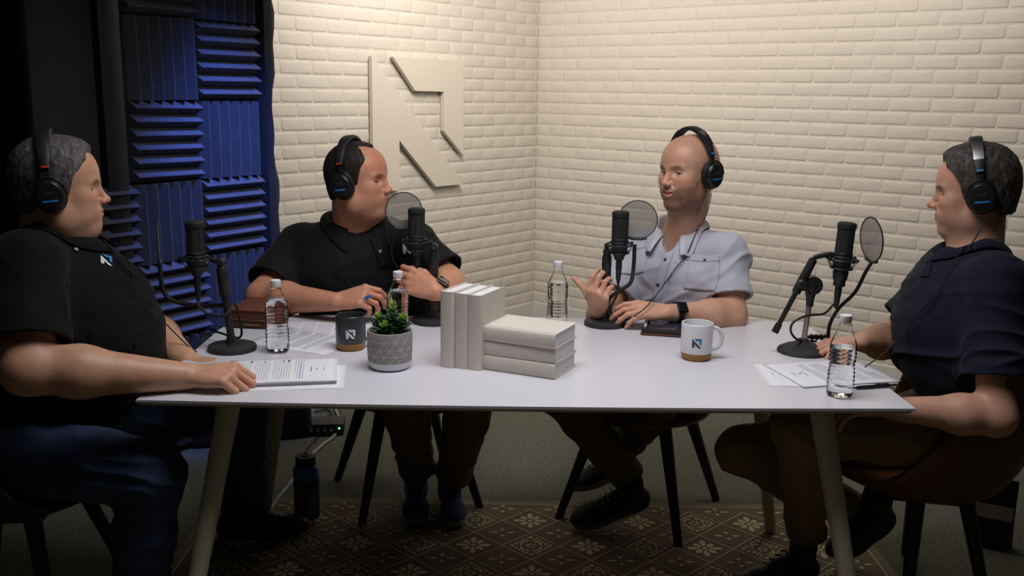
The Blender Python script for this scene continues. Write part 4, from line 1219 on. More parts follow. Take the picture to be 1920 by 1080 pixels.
def bottle(x, y, label, level=.135):
    root = empty('water_bottle', (x, y, T), 0, label, 'water bottle', 'clear water bottles on the table')
    bm = bmesh.new(); pr = bottle_profile()+[(.0118, .186)]
    add_lathe(bm, [(0, .004), (.012, .002), (.024, 0)]+pr, 40, None, False)
    # four dimples of the foot
    for v in bm.verts:
        if v.co.z < .026:
            a = math.atan2(v.co.y, v.co.x); k = .0035*max(0, math.cos(a*5))*(1-v.co.z/.026); v.co.x -= math.cos(a)*k; v.co.y -= math.sin(a)*k
    bm_obj('bottle_body', bm, M_PET, root, 180)
    bm = bmesh.new(); pw = [(0, .005)]+[(r, z+.0012 if z < .002 else z) for r, z in bottle_profile(.0016, cut=level, rib=.00025)]; pw.append((pw[-1][0], level)); pw.append((0, level))
    add_lathe(bm, pw, 40, None, False); bm_obj('water', bm, M_WATER, root, 60)
    bm = bmesh.new(); pc = [(0, .205), (.0128, .205), (.0142, .2038), (.0144, .187), (.0140, .1865), (.0125, .1865)]
    add_lathe(bm, pc, 48, None, False)
    for v in bm.verts:
        a = math.atan2(v.co.y, v.co.x); r = math.hypot(v.co.x, v.co.y)
        if r > .0135 and round(a/(2*PI)*48) % 2: v.co.x *= .975; v.co.y *= .975
    bm_obj('cap', bm, M_CAPW, root, 40)
    bm = bmesh.new(); add_lathe(bm, [(.0119, .1785), (.0162, .1790), (.0162, .1805), (.0119, .181)], 32, None, False); bm_obj('neck_ring', bm, M_CAPW if False else M_PET, root, 40)
    return root
bottle(-.652, 2.630, 'water bottle at the left beside the grey-haired person\'s microphone', .150)
bottle(-.333, 2.785, 'water bottle standing behind the potted succulent', .150)
bottle(.144, 2.995, 'water bottle behind the lying books, left of the open hand', .140)
bottle(.811, 2.300, 'water bottle at the right front corner of the table', .125)

# mugs with a cork foot
M_CORK = mat('cork', (.42, .21, .06), .8, bump=.8, bscale=160, var=.35, vscale=120)
M_MUGW = mat('white_glaze', (.70, .70, .72), .3, coat=.3); M_MUGB = mat('charcoal_glaze', (.035, .036, .042), .28, coat=.4); M_MUGD = mat('black_glaze_inside', (.01, .01, .011), .25)
M_LGREY = mat('charcoal_print', (.06, .055, .075), .5); M_LBLUE = mat('azure_print', (.02, .19, .42), .5)
def wrap_print(name, poly, ang0, z0, size, rad, m, parent, cut=5):
    bm = bmesh.new(); bm.faces.new([bm.verts.new((x, y, 0)) for x, y in poly]); bmesh.ops.triangulate(bm, faces=bm.faces)
    bmesh.ops.subdivide_edges(bm, edges=bm.edges, cuts=cut, use_grid_fill=True)
    for v in bm.verts:
        a = ang0+(v.co.x-.5)*size/rad; z = z0+(v.co.y-.5)*size; v.co = Vector((math.cos(a)*(rad+.0003), math.sin(a)*(rad+.0003), z))
    return bm_obj(name, bm, m, parent, 180)
def mug(x, y, r, h, body, inside, label, la, cols, handle, logo=.026):
    root = empty('mug', (x, y, T), 0, label, 'mug')
    bm = bmesh.new(); add_lathe(bm, [(0, .001), (r*.80, 0), (r*.90, .006), (r*.985, .021), (r*.98, .0225), (0, .0225)], 48, None, False); bm_obj('cork_base', bm, M_CORK, root, 50)
    bm = bmesh.new(); add_lathe(bm, [(r*.985, .0215), (r, .026), (r, h-.004), (r-.0008, h-.0008), (r-.002, h), (r-.0042, h-.001), (r-.005, h-.006), (r-.005, .03), (r*.7, .026), (0, .026)], 64, None, False)
    bm_obj('mug_body', bm, body, root, 50)
    bm = bmesh.new(); add_lathe(bm, [(0, h*.70), (r-.0052, h*.70)], 48, None, False); bm_obj('coffee' if inside is M_MUGD else 'water', bm, mat('drink', (.02, .01, .006) if inside is M_MUGD else (.45, .47, .47), .08), root, 0)
    a0 = la
    wrap_print('logo_stem', LOGO_A, a0, h*.52, logo, r, cols[0], root); wrap_print('logo_corner', LOGO_B, a0, h*.52, logo, r, cols[1], root)
    ca, sa = math.cos(handle), math.sin(handle); pts = []
    for i in range(15):
        t = i/14*PI; rr = r-.003+.030*math.sin(t)**.75 if 0 < i < 14 else r-.004; z = h*.56+.031*math.cos(t)
        pts.append((ca*rr, sa*rr, z))
    bm = bmesh.new(); add_tube(bm, spline(pts, 3), .0055, 12); 
    for v in bm.verts:   # flatten into a strap
        pass
    bm_obj('handle', bm, body, root, 60)
mug(.516, 2.625, .0440, .104, M_MUGW, None, 'white cork-based mug with blue and charcoal arrow logo, beside the tablet', -PI/2+.02-.2, (M_LGREY, M_LBLUE), .03)
mug(-.455, 2.675, .0425, .100, M_MUGB, M_MUGD, 'charcoal cork-based mug with white arrow logo, left of the succulent', -PI/2+.16, (M_WHITEP, M_WHITEP), .35)

# potted succulent
M_POT = mat('grey_concrete', (.30, .28, .26), .8, bump=.4, bscale=140, var=.12, vscale=60); M_POTW = mat('white_pot_glaze', (.66, .66, .69), .5)
M_LINE = mat('white_pot_line', (.55, .54, .52), .7); M_SOIL = mat('dark_soil', (.012, .012, .008), .95, bump=1, bscale=80)
pot = empty('potted_succulent', (-.321, 2.492, T), 0, 'small succulent in a grey pot with white triangle lines, left of the books', 'potted plant')
R0 = .0585
def pr_(z): return R0*(.80+.20*min(1, (z/.018))**.5) if z < .018 else R0*(1.0+.0*z)
bm = bmesh.new(); add_lathe(bm, [(0, .001), (.043, 0), (.051, .004), (.0562, .013), (.0578, .0225)], 56, None, False); bm_obj('pot_foot', bm, M_POTW, pot, 50)
bm = bmesh.new(); add_lathe(bm, [(.0578, .0225), (.0590, .04), (.0597, .07), (.0597, .100), (.0590, .1025), (.0565, .1032), (.0545, .101), (.054, .09), (.052, .08)], 56, None, False); bm_obj('pot_body', bm, M_POT, pot, 50)
bm = bmesh.new(); add_lathe(bm, [(0, .089), (.0535, .088)], 40, None, False); bm_obj('soil', bm, M_SOIL, pot, 0)
bm = bmesh.new()
def prad(z): return np.interp(z, [.0225, .04, .07, .10], [.0578, .0590, .0597, .0597])+.0003
def ln_(a0, z0, a1, z1, w=.0007, n=8):
    L = math.hypot((a1-a0)*.0597, z1-z0); du, dv = (z1-z0)/L, -(a1-a0)*.0597/L; prev = None
    for i in range(n+1):
        t = i/n; a = a0+(a1-a0)*t; z = z0+(z1-z0)*t
        pp_ = []
        for s in (-1, 1):
            aa = a+s*du*w/.0597; zz = z+s*dv*w; rr = prad(zz); pp_.append(bm.verts.new((math.cos(aa)*rr, math.sin(aa)*rr, zz)))
        if prev: bm.faces.new((prev[0], prev[1], pp_[1], pp_[0]))
        prev = pp_
zs = [.0235, .042, .061, .080, .0985]; na = 13
for k, z in enumerate(zs[1:4]): ln_(0, z, 2*PI, z, n=60)
for k in range(4):
    for i in range(na):
        if (i*7+k*5) % 11 == 0: continue
        a = 2*PI*(i+.5*(k % 2))/na; ln_(a, zs[k], a+PI/na, zs[k+1]); ln_(a+2*PI/na, zs[k], a+PI/na, zs[k+1])
bm_obj('triangle_lines', bm, M_LINE, pot, 0)['label'] = 'thin white triangle pattern'
def leaf_mesh(name, L, W, m, cup=.25):
    V = []; Fc = []; n = 7
    for i in range(n+1):
        t = i/n; w = W*math.sin(PI*min(.98, t*.90+.06))**.8*(1-.2*t); w = max(w, .0006) if i < n else .0004
        y = L*t; z = cup*L*(t-.4)**2
        V += [(-w/2, y, z+w*.22), (0, y, z), (w/2, y, z+w*.22), (0, y, z-.0022*math.sin(PI*max(.05, t)))]
    for i in range(n):
        for k in range(4): Fc.append((i*4+k, i*4+(k+1) % 4, i*4+4+(k+1) % 4, i*4+4+k))
    me = bpy.data.meshes.new(name); me.from_pydata(V, [], Fc); me.materials.append(m); me.polygons.foreach_set('use_smooth', np.ones(len(Fc), dtype=bool)); return me
M_LF = mat('dark_green_leaf', (.018, .085, .022), .35, var=.5, vscale=40, coat=.2); M_LFM = mat('mid_green_leaf', (.05, .18, .05), .38, var=.4, vscale=60); M_LFL = mat('lime_leaf_tip', (.26, .40, .05), .4, var=.35, vscale=80)
LM = [leaf_mesh('leaf', .030, .019, M_LF), leaf_mesh('leaf', .026, .017, M_LFM), leaf_mesh('leaf', .017, .008, M_LFL)]
def rosette(c, ax, rows, rs, hs):
    X, Y, D = frame_from(ax)
    for (n, mi, tilt, z, s) in rows:
        for i in range(n):
            a = 2*PI*(i+rnd.random()*.35)/n+z*70
            d = (X*math.cos(a)+Y*math.sin(a)); t = tilt+rnd.uniform(-.12, .12)
            fw = d*math.cos(t)+D*math.sin(t); up_ = D*math.cos(t)-d*math.sin(t); sd = fw.cross(up_)
            o = bpy.data.objects.new('leaf', LM[mi]); COL.objects.link(o); o.parent = pot
            M = mat_from(sd, fw, up_, Vector(c)+D*z*hs+d*.003)
            o.matrix_local = M @ Matrix.Scale(s*rs*rnd.uniform(.9, 1.1), 4)
rnd = random.Random(11)
rosette((0, 0, .086), (0, 0, 1), [(9, 0, .15, .004, 1.25), (8, 0, .42, .012, 1.2), (7, 0, .6, .020, 1.1)], 1.05, 1)
for c, ax, top in (((.004, -.004, .098), (.08, -.05, 1), .066), ((-.016, .004, .096), (-.35, -.1, 1), .040), ((.022, -.006, .096), (.40, -.12, 1), .042), ((.0, .018, .096), (.0, .4, 1), .04), ((-.006, -.018, .094), (-.12, -.5, 1), .028)):
    A = Vector(ax).normalized()
    bm = bmesh.new(); add_tube(bm, [Vector(c)-A*.01, Vector(c)+A*top*.9], [.0028, .0018], 8); bm_obj('stem', bm, M_LFM, pot)
    rosette(c, ax, [(5, 0, .35, top*.22, 1.0), (5, 0, .5, top*.45, .95), (5, 1, .6, top*.68, .85), (5, 1, .85, top*.84, .6), (5, 2, .8, top*.92, 1.05), (4, 2, 1.1, top*1.04, .95), (3, 2, 1.35, top*1.12, .8)], 1, 1)

# books
M_LINEN = mat('cream_linen_cover', (.64, .585, .51), .85, bump=.5, bscale=500, var=.06, vscale=60); M_PAGE = mat('white_page_block', (.78, .77, .78), .8, bump=.5, bscale=260, stretch=(1, 40, 1))
def book(o, R, W, Hh, th, label, group, cover=None, page=None, rounded=.006, name='book'):
    """local axes: x spine to fore-edge (W), y along the spine (Hh), z thickness; origin at the spine's bottom corner"""
    cover = cover or M_LINEN; page = page or M_PAGE
    root = empty(name, o, 0, label, 'book', group); M = R.to_4x4()
    ct = .0026
    def bb(nm, x0, x1, y0, y1, z0, z1, m, bev=.0006):
        bm = bmesh.new(); add_box(bm, ((x0+x1)/2, (y0+y1)/2, (z0+z1)/2), (x1-x0, y1-y0, z1-z0), None, bev, 1)
        for v in bm.verts: v.co = M @ v.co
        return bm_obj(nm, bm, m, root, 40)
    bb('cover_board', .003, W, 0, Hh, 0, ct, cover); bb('cover_board', .003, W, 0, Hh, th-ct, th, cover)
    bb('page_block', .004, W-.005, .004, Hh-.004, ct, th-ct, page, .0003)
    # rounded spine
    bm = bmesh.new(); n = 10; prev = None
    for i in range(n+1):
        a = PI*i/n; z = th/2-math.cos(a)*th/2; x = .003-rounded*math.sin(a)
        q = [bm.verts.new(M @ Vector((x, y, z))) for y in (0, Hh)]+[bm.verts.new(M @ Vector((x+.0024, y, th/2-math.cos(a)*(th/2-.0015)))) for y in (Hh, 0)]
        if prev:
            for k in range(4): bm.faces.new((prev[k], prev[(k+1) % 4], q[(k+1) % 4], q[k]))
        else: bm.faces.new(q[::-1])
        prev = q
    bm.faces.new(prev); bm_obj('spine', bm, cover, root, 50)
    # joint groove lines beside the spine
    bm = bmesh.new()
    for z in (-.0002, th+.0002): add_tube(bm, [M @ Vector((.009, .001, z)), M @ Vector((.009, Hh-.001, z))], .0008, 6)
    bm_obj('hinge_groove', bm, cover, root, 60)
    return root
yaw = math.radians(-24.8)
ex, ey = Vector((math.cos(yaw), math.sin(yaw), 0)), Vector((-math.sin(yaw), math.cos(yaw), 0)); ez = Vector((0, 0, 1))
# standing: W along ey (away), Hh along z, thickness along ex
Rs = Matrix((ey, ez, ex)).transposed()
for (x, y), h, l in (((-.189, 2.504), .207, 'leftmost'), ((-.151, 2.497), .204, 'middle'), ((-.1155, 2.483), .203, 'rightmost')):
    book(Vector((x, y, T)), Rs, .148, h, .0385, 'cream linen book standing upright, %s of the three upright ones' % l, 'upright cream books')
Rl = Matrix((ey, ex, -ez)).transposed()
for k, (dx, dy, dz, w) in enumerate(((0, 0, 0, .150), (.001, .002, 0, .147), (-.001, .0, 0, .149))):
    lab = ('bottom', 'middle', 'topmost')[k]
    Rk = Matrix.Rotation((0, .012, -.01)[k], 3, 'Z') @ Rl
    book(Vector((-.076+dx, 2.486+dy, T+.040*(k+1))), Rk, w, .209, .0398, 'cream linen book lying flat, %s of the stack of three' % lab, 'stacked cream books')
M_BRL = mat('brown_bible_leather', (.15, .045, .02), .45, bump=.3, bscale=90); M_BKL = mat('black_book_leather', (.015, .014, .014), .4); M_GILT = mat('dark_page_edge', (.10, .03, .015), .5)
Rb = Matrix((Vector((math.cos(-.12), math.sin(-.12), 0)), Vector((math.sin(.12), math.cos(.12), 0)), ez)).transposed()
book(Vector((-.868, 2.895, T)), Rb, .135, .185, .026, 'black leather book at the far left table corner, under the brown one', None, M_BKL, M_GILT)
book(Vector((-.874, 2.892, T+.0265)), Rb, .140, .19, .032, 'brown leather book on top of the black book at the far left corner', None, M_BRL, M_GILT)
M_GOLD = mat('gold_print', (.35, .25, .10), .4)
bm = bmesh.new()
for i, w in enumerate((.004, .004, .006, .003, .005, .004, .006)): add_box(bm, (-.815+i*.0075, 2.8885-i*.0009, T+.013), (w, .0006, .004))
bl = [o for o in bpy.data.objects if o.get('label', '').startswith('black leather book')][0]
o = bm_obj('gold_lettering', bm, M_GOLD, bl, 0); o.location = -bl.location

# papers
M_PAPER = mat('white_paper', (.76, .755, .79), .8); M_INK = mat('grey_printed_text', (.50, .50, .55), .8); M_INKB = mat('blue_highlight', (.12, .25, .55), .8); M_INKY = mat('yellow_highlight', (.62, .58, .16), .8); M_INKD = mat('dark_printed_mark', (.06, .06, .08), .8)
def sheet_of(x, y, rz, label, z=T, sheets=1, w=.216, h=.279, txt=True, seed=1, curl=0, rx=0, group=None, hl=False):
    """page with its top edge towards local +x"""
    th = .0005*sheets if sheets > 1 else .0004
    root = empty('paper', (x, y, z), rz, label, 'paper', group); rnd = random.Random(seed)
    def zz(u, v): return th+curl*(max(0, u+.02)/.14)**2
    def grid(nm, z_, m, dx=0, dy=0, a=0):
        bm = bmesh.new(); N_ = 10; g = []
        ca, sa = math.cos(a), math.sin(a)
        for i in range(N_+1):
            g.append([])
            for j in range(N_+1):
                u = -h/2+h*i/N_; v = -w/2+w*j/N_; uu = u*ca-v*sa+dx; vv = u*sa+v*ca+dy
                g[-1].append(bm.verts.new((uu, vv, z_+curl*(max(0, u+.02)/.14)**2+.0004*math.sin(u*30+z_*9000))))
        for i in range(N_):
            for j in range(N_): bm.faces.new((g[i][j], g[i+1][j], g[i+1][j+1], g[i][j+1]))
        o = bm_obj(nm, bm, m, root, 180); md = o.modifiers.new('solid', 'SOLIDIFY'); md.thickness = .0003; md.offset = -1; return o
    n = max(1, min(sheets, 8))
    for k in range(n): grid('page', .0006+(th-.0004)*(k+1)/n, M_PAPER, rnd.uniform(-.0008, .0008), rnd.uniform(-.0008, .0008), rnd.uniform(-.004, .004))
    if txt:
        zt = .0006+th+.0002; G = {}
        def q(u0, u1, v0, v1, m):
            bm = G.setdefault(m.name, (m, bmesh.new()))[1]
            P_ = [bm.verts.new((u, v, zt+.0006+curl*(max(0, u+.02)/.14)**2)) for u, v in ((u0, v0), (u1, v0), (u1, v1), (u0, v1))]; bm.faces.new(P_)
        q(h/2-.034, h/2-.031, -.012, .012, M_INK); q(h/2-.052, h/2-.049, -.004, .004, M_INKD); q(h/2-.066, h/2-.063, -.02, .02, M_INKB if hl else M_INK)
        for r in range(26):
            u = h/2-.085-r*.0068
            if u < -h/2+.02: break
            if r in (4, 12, 19): continue
            v = w/2-.022; end = -w/2+.024+(rnd.uniform(0, .10) if r in (3, 11, 18, 24) else rnd.uniform(0, .008))
            while v > end:
                l = rnd.uniform(.004, .014); q(u-.0011, u+.0009, max(end, v-l), v, M_INK if r != 1 or not hl else M_INKB); v -= l+.0018
            if hl and r in (6, 8, 15, 20): q(u-.002, u+.003, w/2-.034, w/2-.018, (M_INKD, M_INKY, M_INKY, M_INKB)[(6, 8, 15, 20).index(r)])
        for nm, (m, bm) in G.items(): bm_obj('printed_text', bm, m, root, 0)['kind'] = 'stuff'
    return root
sheet_of(-.565, 2.385, math.radians(8), 'loose white sheet under the paper stack at the left end', T, 1, seed=2, curl=0)
sheet_of(-.590, 2.413, math.radians(10), 'thick white paper stack with coloured highlights under the left person\'s fist', T+.0018, 18, seed=1, hl=True)
sheet_of(-.600, 2.755, math.radians(-24), 'white printed sheet between the left water bottle and the charcoal mug', T, 1, seed=4)
sheet_of(-.575, 2.90, math.radians(4), 'white printed sheet near the far table edge beside the brown book', T, 1, seed=9)
sheet_of(.800, 2.475, math.radians(178), 'loose white sheet under the curled pages at the right end', T, 1, seed=6)
sheet_of(.850, 2.495, math.radians(193.5), 'curled white printed pages at the right end, behind the front water bottle', T+.0018, 4, seed=5, curl=0)
# pen
M_BPEN = mat('black_pen_plastic', (.012, .012, .013), .3)
pa, pb = Vector((.862, 2.350, T+.0055)), Vector((.985, 2.383, T+.0055)); dpen = (pb-pa).normalized()
pen = empty('pen', pa, 0, 'black pen on the table edge in front of the right-hand papers', 'pen')
bm = bmesh.new(); add_tube(bm, [Vector((0, 0, 0)), dpen*.012, dpen*.10, dpen*.104], [.0012, .0045, .005, .004], 14); bm_obj('barrel', bm, M_BPEN, pen)
bm = bmesh.new(); add_tube(bm, [dpen*.104, dpen*.125], [.003, .003], 10); bm_obj('push_button', bm, M_HPS, pen)
bm = bmesh.new(); add_tube(bm, [dpen*.065+Vector((0, 0, .0062)), dpen*.102+Vector((0, 0, .0068))], .0012, 8); bm_obj('clip', bm, M_HPS, pen)
# blue pen cap held by the second person
a_ = at(709, 550, 2.90); vv = np.array([v.co for v in PEOPLE['second']['body'].data.vertices])+PEOPLE['second']['loc']; a_ = vv[np.argmin(np.linalg.norm(vv-a_, axis=1))]; b_2 = a_+np.array([.014, -.006, .006]); bm = bmesh.new()
o0 = Vector(a_); add_tube(bm, [Vector((0, 0, 0)), Vector(b_2-a_), Vector(b_2-a_)*1.4], [.0048, .0050, .003], 12)
o = bm_obj('bottle_cap', bm, mat('blue_plastic', (.03, .16, .55), .4), None); o.location = o0; tag(o, 'small blue cap held in the fingertips above the succulent', 'cap')
# tablet in a case
tbm = empty('tablet', (.505, 2.965, T), math.radians(-13), 'tablet in a black folio case with a white stylus, left of the white mug', 'tablet')
M_CASE = mat('black_case_rubber', (.014, .013, .014), .5); M_SCR = mat('dark_screen_glass', (.03, .032, .05), .12, coat=.5); M_BRC = mat('brown_case_edge', (.10, .035, .02), .5)
bm = bmesh.new(); add_box(bm, (0, 0, .0045), (.180, .215, .007), None, .003); bm_obj('folio_cover', bm, M_BRC, tbm)
bm = bmesh.new(); add_box(bm, (0, 0, .0135), (.176, .212, .011), None, .004); bm_obj('case', bm, M_CASE, tbm)
bm = bmesh.new(); add_box(bm, (.006, 0, .0195), (.148, .192, .0014), None, .0005); bm_obj('screen', bm, M_SCR, tbm)
bm = bmesh.new(); add_tube(bm, [(-.079, -.075, .0215), (-.079, .075, .0215), (-.079, .082, .0215)], [.0042, .0042, .002], 12); bm_obj('stylus', bm, M_WHITEP, tbm)['label'] = 'white stylus'

# ------------------------------------------------------------------ microphones
M_MIC = mat('matte_black_mic', (.014, .014, .014), .55); M_GRL = mat('black_mic_grille', (.010, .010, .010), .6, bump=1., bscale=900); M_STD = mat('black_stand_metal', (.016, .016, .017), .4, bump=.1, bscale=200)
M_BASE2 = mat('black_cast_base', (.022, .022, .023), .6, bump=.4, bscale=150); M_CAB = mat('black_cable_rubber', (.010, .010, .010), .5)
M_MESH = sheet('grey_pop_filter_mesh', (.24, .225, .20), .5, .9); M_RIM = mat('black_filter_rim', (.014, .014, .014), .4); M_CHR = mat('chrome', (.6, .6, .6), .2, metal=1)
def loc_(P, o): return Vector(np.array(P, float)-np.array(o, float))
def mic_body(root, c, ax, o, r=.0255, L=.088, text=False):
    """c = centre of the grille section; ax = up axis"""
    A = Vector(ax).normalized(); X, Y, D = frame_from(A, (0, 1, 0)); M = mat_from(X, Y, D, loc_(c, o))
    body = bmesh.new(); add_lathe(body, [(0, -.105), (r*.55, -.105), (r*.6, -.098), (r*.9, -.085), (r, -.078), (r, -.046), (r*1.03, -.044), (r*1.03, -.040), (r*.98, -.038)], 32, M, False)
    b = bm_obj('microphone_body', body, M_MIC, root, 40)
    g = bmesh.new(); add_lathe(g, [(r*.98, -.038), (r*.96, .0), (r*.96, .030)], 32, M, False); bm_obj('grille', g, M_GRL, b, 40)
    g = bmesh.new(); add_lathe(g, [(r*.96, .030), (r*1.05, .031), (r*1.06, .036), (r*1.04, .043), (r*.85, .047), (0, .049)], 32, M, False); bm_obj('top_cap', g, M_MIC, b, 40)
    for k in range(8):
        a = k*PI/4; g = bmesh.new()
        add_tube(g, [M @ Vector((math.cos(a)*r*.985, math.sin(a)*r*.985, -.038)), M @ Vector((math.cos(a)*r*.985, math.sin(a)*r*.985, .031))], .0009, 5)
        bm_obj('grille_bar', g, M_MIC, b)
    if text:
        f = Vector((0, -1, 0)); xx = f.cross(D); xx = (Vector((1, 0, 0))-D*D.x).normalized(); nn = xx.cross(D)
        text_mesh('mic_lettering', text, .010, M_GREYP, mat_from(xx, D, nn, M @ Vector((0, 0, -.052))+nn*(r+.0004)), b)
    return M
def shock_mount(root, M, armdir, r=.0255):
    """two rings joined by a web of elastic cord, held by a yoke"""
    sm = bmesh.new()
    def ring(R_, z, t, n=32): 
        pts = [M @ Vector((math.cos(2*PI*i/n)*R_, math.sin(2*PI*i/n)*R_, z)) for i in range(n+1)]; add_tube(sm, pts, t, 8)
    ring(r+.017, -.058, .0030); ring(r+.0035, -.050, .0030); ring(r+.0035, -.083, .0030)
    for k in range(4):
        a = k*PI/2+.4; add_tube(sm, [M @ Vector((math.cos(a)*(r+.017), math.sin(a)*(r+.017), -.062)), M @ Vector((math.cos(a)*(r+.019), math.sin(a)*(r+.019), -.050))], .0042, 8)
    o1 = bm_obj('shock_mount', sm, M_STD, root)
    sm = bmesh.new()
    for k in range(12):
        a = 2*PI*k/12; b = a+.26
        for z in (-.050, -.083):
            add_tube(sm, [M @ Vector((math.cos(a)*(r+.0165), math.sin(a)*(r+.0165), -.058)), M @ Vector((math.cos(b)*(r+.003), math.sin(b)*(r+.003), z))], .0010, 5)
    bm_obj('elastic_cord', sm, M_CAB, o1)
def connector(root, M, bot=-.105, L=.075):
    g = bmesh.new(); add_lathe(g, [(0, bot+.004), (.0095, bot+.004), (.0100, bot-.03), (.0095, bot-.032), (.0088, bot-.034), (.0080, bot-L*.75), (.0045, bot-L), (0, bot-L)], 20, M, False); bm_obj('connector', g, M_MIC, root)
    return M @ Vector((0, 0, bot-L+.004))
def pop_filter(root, c, n, r, o, rimr=.0016):
    N_ = Vector(n).normalized(); X, Y, D = frame_from(N_); M = mat_from(X, Y, D, loc_(c, o))
    g = bmesh.new(); add_tube(g, [M @ Vector((math.cos(2*PI*i/48)*r, math.sin(2*PI*i/48)*r, 0)) for i in range(49)], rimr, 8); pf = bm_obj('pop_filter', g, M_RIM, root)
    g = bmesh.new(); add_lathe(g, [(0, -.0012), (r, -.0010)], 48, M, False); bm_obj('filter_mesh', g, M_MESH, pf, 0)
    g = bmesh.new(); add_lathe(g, [(0, .0012), (r, .0010)], 48, M, False); bm_obj('filter_mesh', g, M_MESH, pf, 0)
    # carrier bar under the hoop
    dn = -Y if Y.z > 0 else Y
    g = bmesh.new(); q0 = M.translation+dn*(r-.004); add_tube(g, [q0-X*.030, q0-X*.012+dn*.004, q0+X*.012+dn*.004, q0+X*.030], .0048, 8); bm_obj('carrier_bar', g, M_RIM, pf)
    return q0+dn*.008
def tube_part(nm, root, pts, r, m, n=8, seg=10, sp=True):
    g = bmesh.new(); add_tube(g, [Vector(p) for p in (spline(pts, n) if sp else pts)], r, seg); return bm_obj(nm, g, m, root)
def round_stand(label, bx, by, polex, polez, micpos, text=None, base_r=.067, lean=None, ax=(0, 0, 1)):
    o = np.array([bx, by, T]); root = empty('microphone', o, 0, label, 'microphone')
    g = bmesh.new(); add_lathe(g, [(0, 0), (base_r, 0), (base_r, .010), (base_r-.0015, .0135), (base_r-.006, .0155), (.018, .0165), (.017, .022), (0, .022)], 48, None, False); bm_obj('base', g, M_BASE2, root)
    top = loc_(polex, o)
    b0 = Vector((0, 0, .015)); d = top-b0
    g = bmesh.new(); add_tube(g, [b0, b0+d*.98], .0105, 20); bm_obj('pole', g, M_STD, root)
    g = bmesh.new(); add_tube(g, [b0+Vector((0, 0, -.001)), b0+d*.10], [.0145, .0135], 20); bm_obj('lower_collar', g, M_STD, root)
    g = bmesh.new(); add_tube(g, [b0+d*.62, b0+d*.63, b0+d*.80, b0+d*.81, b0+d*.97, b0+d], [.0125, .0145, .0145, .0155, .0150, .012], 20); bm_obj('clutch', g, M_STD, root)
    # swivel joint and arm to the mount
    mc = loc_(micpos, o); M = mic_body(root, micpos, ax, o, text=text)
    anchor = M @ Vector((0, 0, -.058)); dirn = (top-anchor); dirn.z = 0; dirn.normalize()
    ring_pt = anchor+dirn*(.0255+.017)
    g = bmesh.new(); add_tube(g, [top+Vector((0, 0, .0)), top+Vector((0, 0, .012))], [.012, .012], 16); X, Y, D = frame_from(dirn.cross(Vector((0, 0, 1))))
    add_tube(g, [top+Vector((0, 0, .012))-D*.013, top+Vector((0, 0, .012))+D*.013], .011, 16); bm_obj('swivel_joint', g, M_STD, root)
    g = bmesh.new(); add_tube(g, [top+Vector((0, 0, .012)), ring_pt], [.0075, .0062], 12); bm_obj('mount_arm', g, M_STD, root)
    g = bmesh.new(); add_lathe(g, [(0, -.004), (.006, -.004), (.006, .004), (0, .004)], 16, mat_from(*frame_from(D), top+Vector((0, 0, .012))+D*.015), False); bm_obj('thumb_screw', g, M_CHR, root)
    shock_mount(root, M, dirn); cn = connector(root, M)
    return root, o, M, top, cn
# 1: left end
r1m, o1_, M1, top1, cn1 = round_stand('black microphone on a round-based stand, in front of the grey-haired person', -.784, 2.645, at(415, 500, 2.645), 0, at(366, 446, 2.66), text='TX5')
pc = at(297, 452, 2.66); q = pop_filter(r1m, pc, (1, .34, 0), .062, o1_)
tube_part('gooseneck', r1m, [q, loc_(at(306, 545, 2.66), o1_), loc_(at(330, 566, 2.66), o1_), loc_(at(380, 573, 2.66), o1_), loc_(at(418, 573, 2.648), o1_)], .0062, M_CAB)
tube_part('cable', r1m, [cn1, loc_(at(371, 572, 2.65), o1_), loc_(at(392, 590, 2.64), o1_), loc_(at(420, 592, 2.62), o1_), loc_(at(440, 570, 2.66), o1_), loc_(at(452, 610, 2.66), o1_), loc_(at(447, 640, 2.68), o1_)+Vector((0, 0, .01)), loc_(at(400, 622, 2.74), o1_), loc_(at(376, 640, 2.72), o1_), loc_(at(371, 655, 2.66), o1_)], .0034, M_CAB)
# 2: behind the succulent
r2m, o2_, M2, top2, cn2 = round_stand('black microphone behind the upright cream books, in front of the person in black', -.249, 3.012, at(814, 470, 3.0), 0, at(781, 418, 3.0))
pc = at(757, 395, 3.03); q = pop_filter(r2m, pc, (.15, -1, .05), .057, o2_)
tube_part('gooseneck', r2m, [q, loc_(at(737, 452, 3.04), o2_), loc_(at(738, 490, 3.04), o2_), loc_(at(770, 520, 3.04), o2_), loc_(at(812, 525, 3.02), o2_)], .0030, M_CAB)
tube_part('cable', r2m, [cn2, loc_(at(784, 530, 2.98), o2_), loc_(at(800, 548, 2.97), o2_), loc_(at(818, 556, 2.99), o2_), loc_(at(830, 540, 3.03), o2_), loc_(at(832, 580, 3.05), o2_), loc_(at(845, 597, 3.06), o2_)], .0034, M_CAB)
# 3: centre right
r3m, o3_, M3, top3, cn3 = round_stand('black microphone between the open hand and the tablet, in front of the bald person', .298, 3.010, at(1138, 478, 3.0), 0, at(1163, 424, 2.99), text='TX5')
pc = at(1196, 412, 3.02); q = pop_filter(r3m, pc, (-.15, -1, .05), .060, o3_)
tube_part('gooseneck', r3m, [loc_(at(1190, 458, 3.01), o3_), loc_(at(1188, 500, 3.0), o3_), loc_(at(1182, 530, 2.98), o3_), loc_(at(1160, 546, 2.98), o3_), loc_(at(1142, 562, 2.985), o3_), loc_(at(1141, 588, 2.99), o3_)], .0062, M_CAB)
tube_part('cable', r3m, [cn3, loc_(at(1158, 550, 2.985), o3_), loc_(at(1146, 575, 2.99), o3_), loc_(at(1150, 590, 3.0), o3_)+Vector((0, 0, .004)), loc_(at(1190, 598, 3.04), o3_), loc_(at(1150, 600, 3.08), o3_), loc_(at(1110, 597, 3.08), o3_)], .0034, M_CAB)
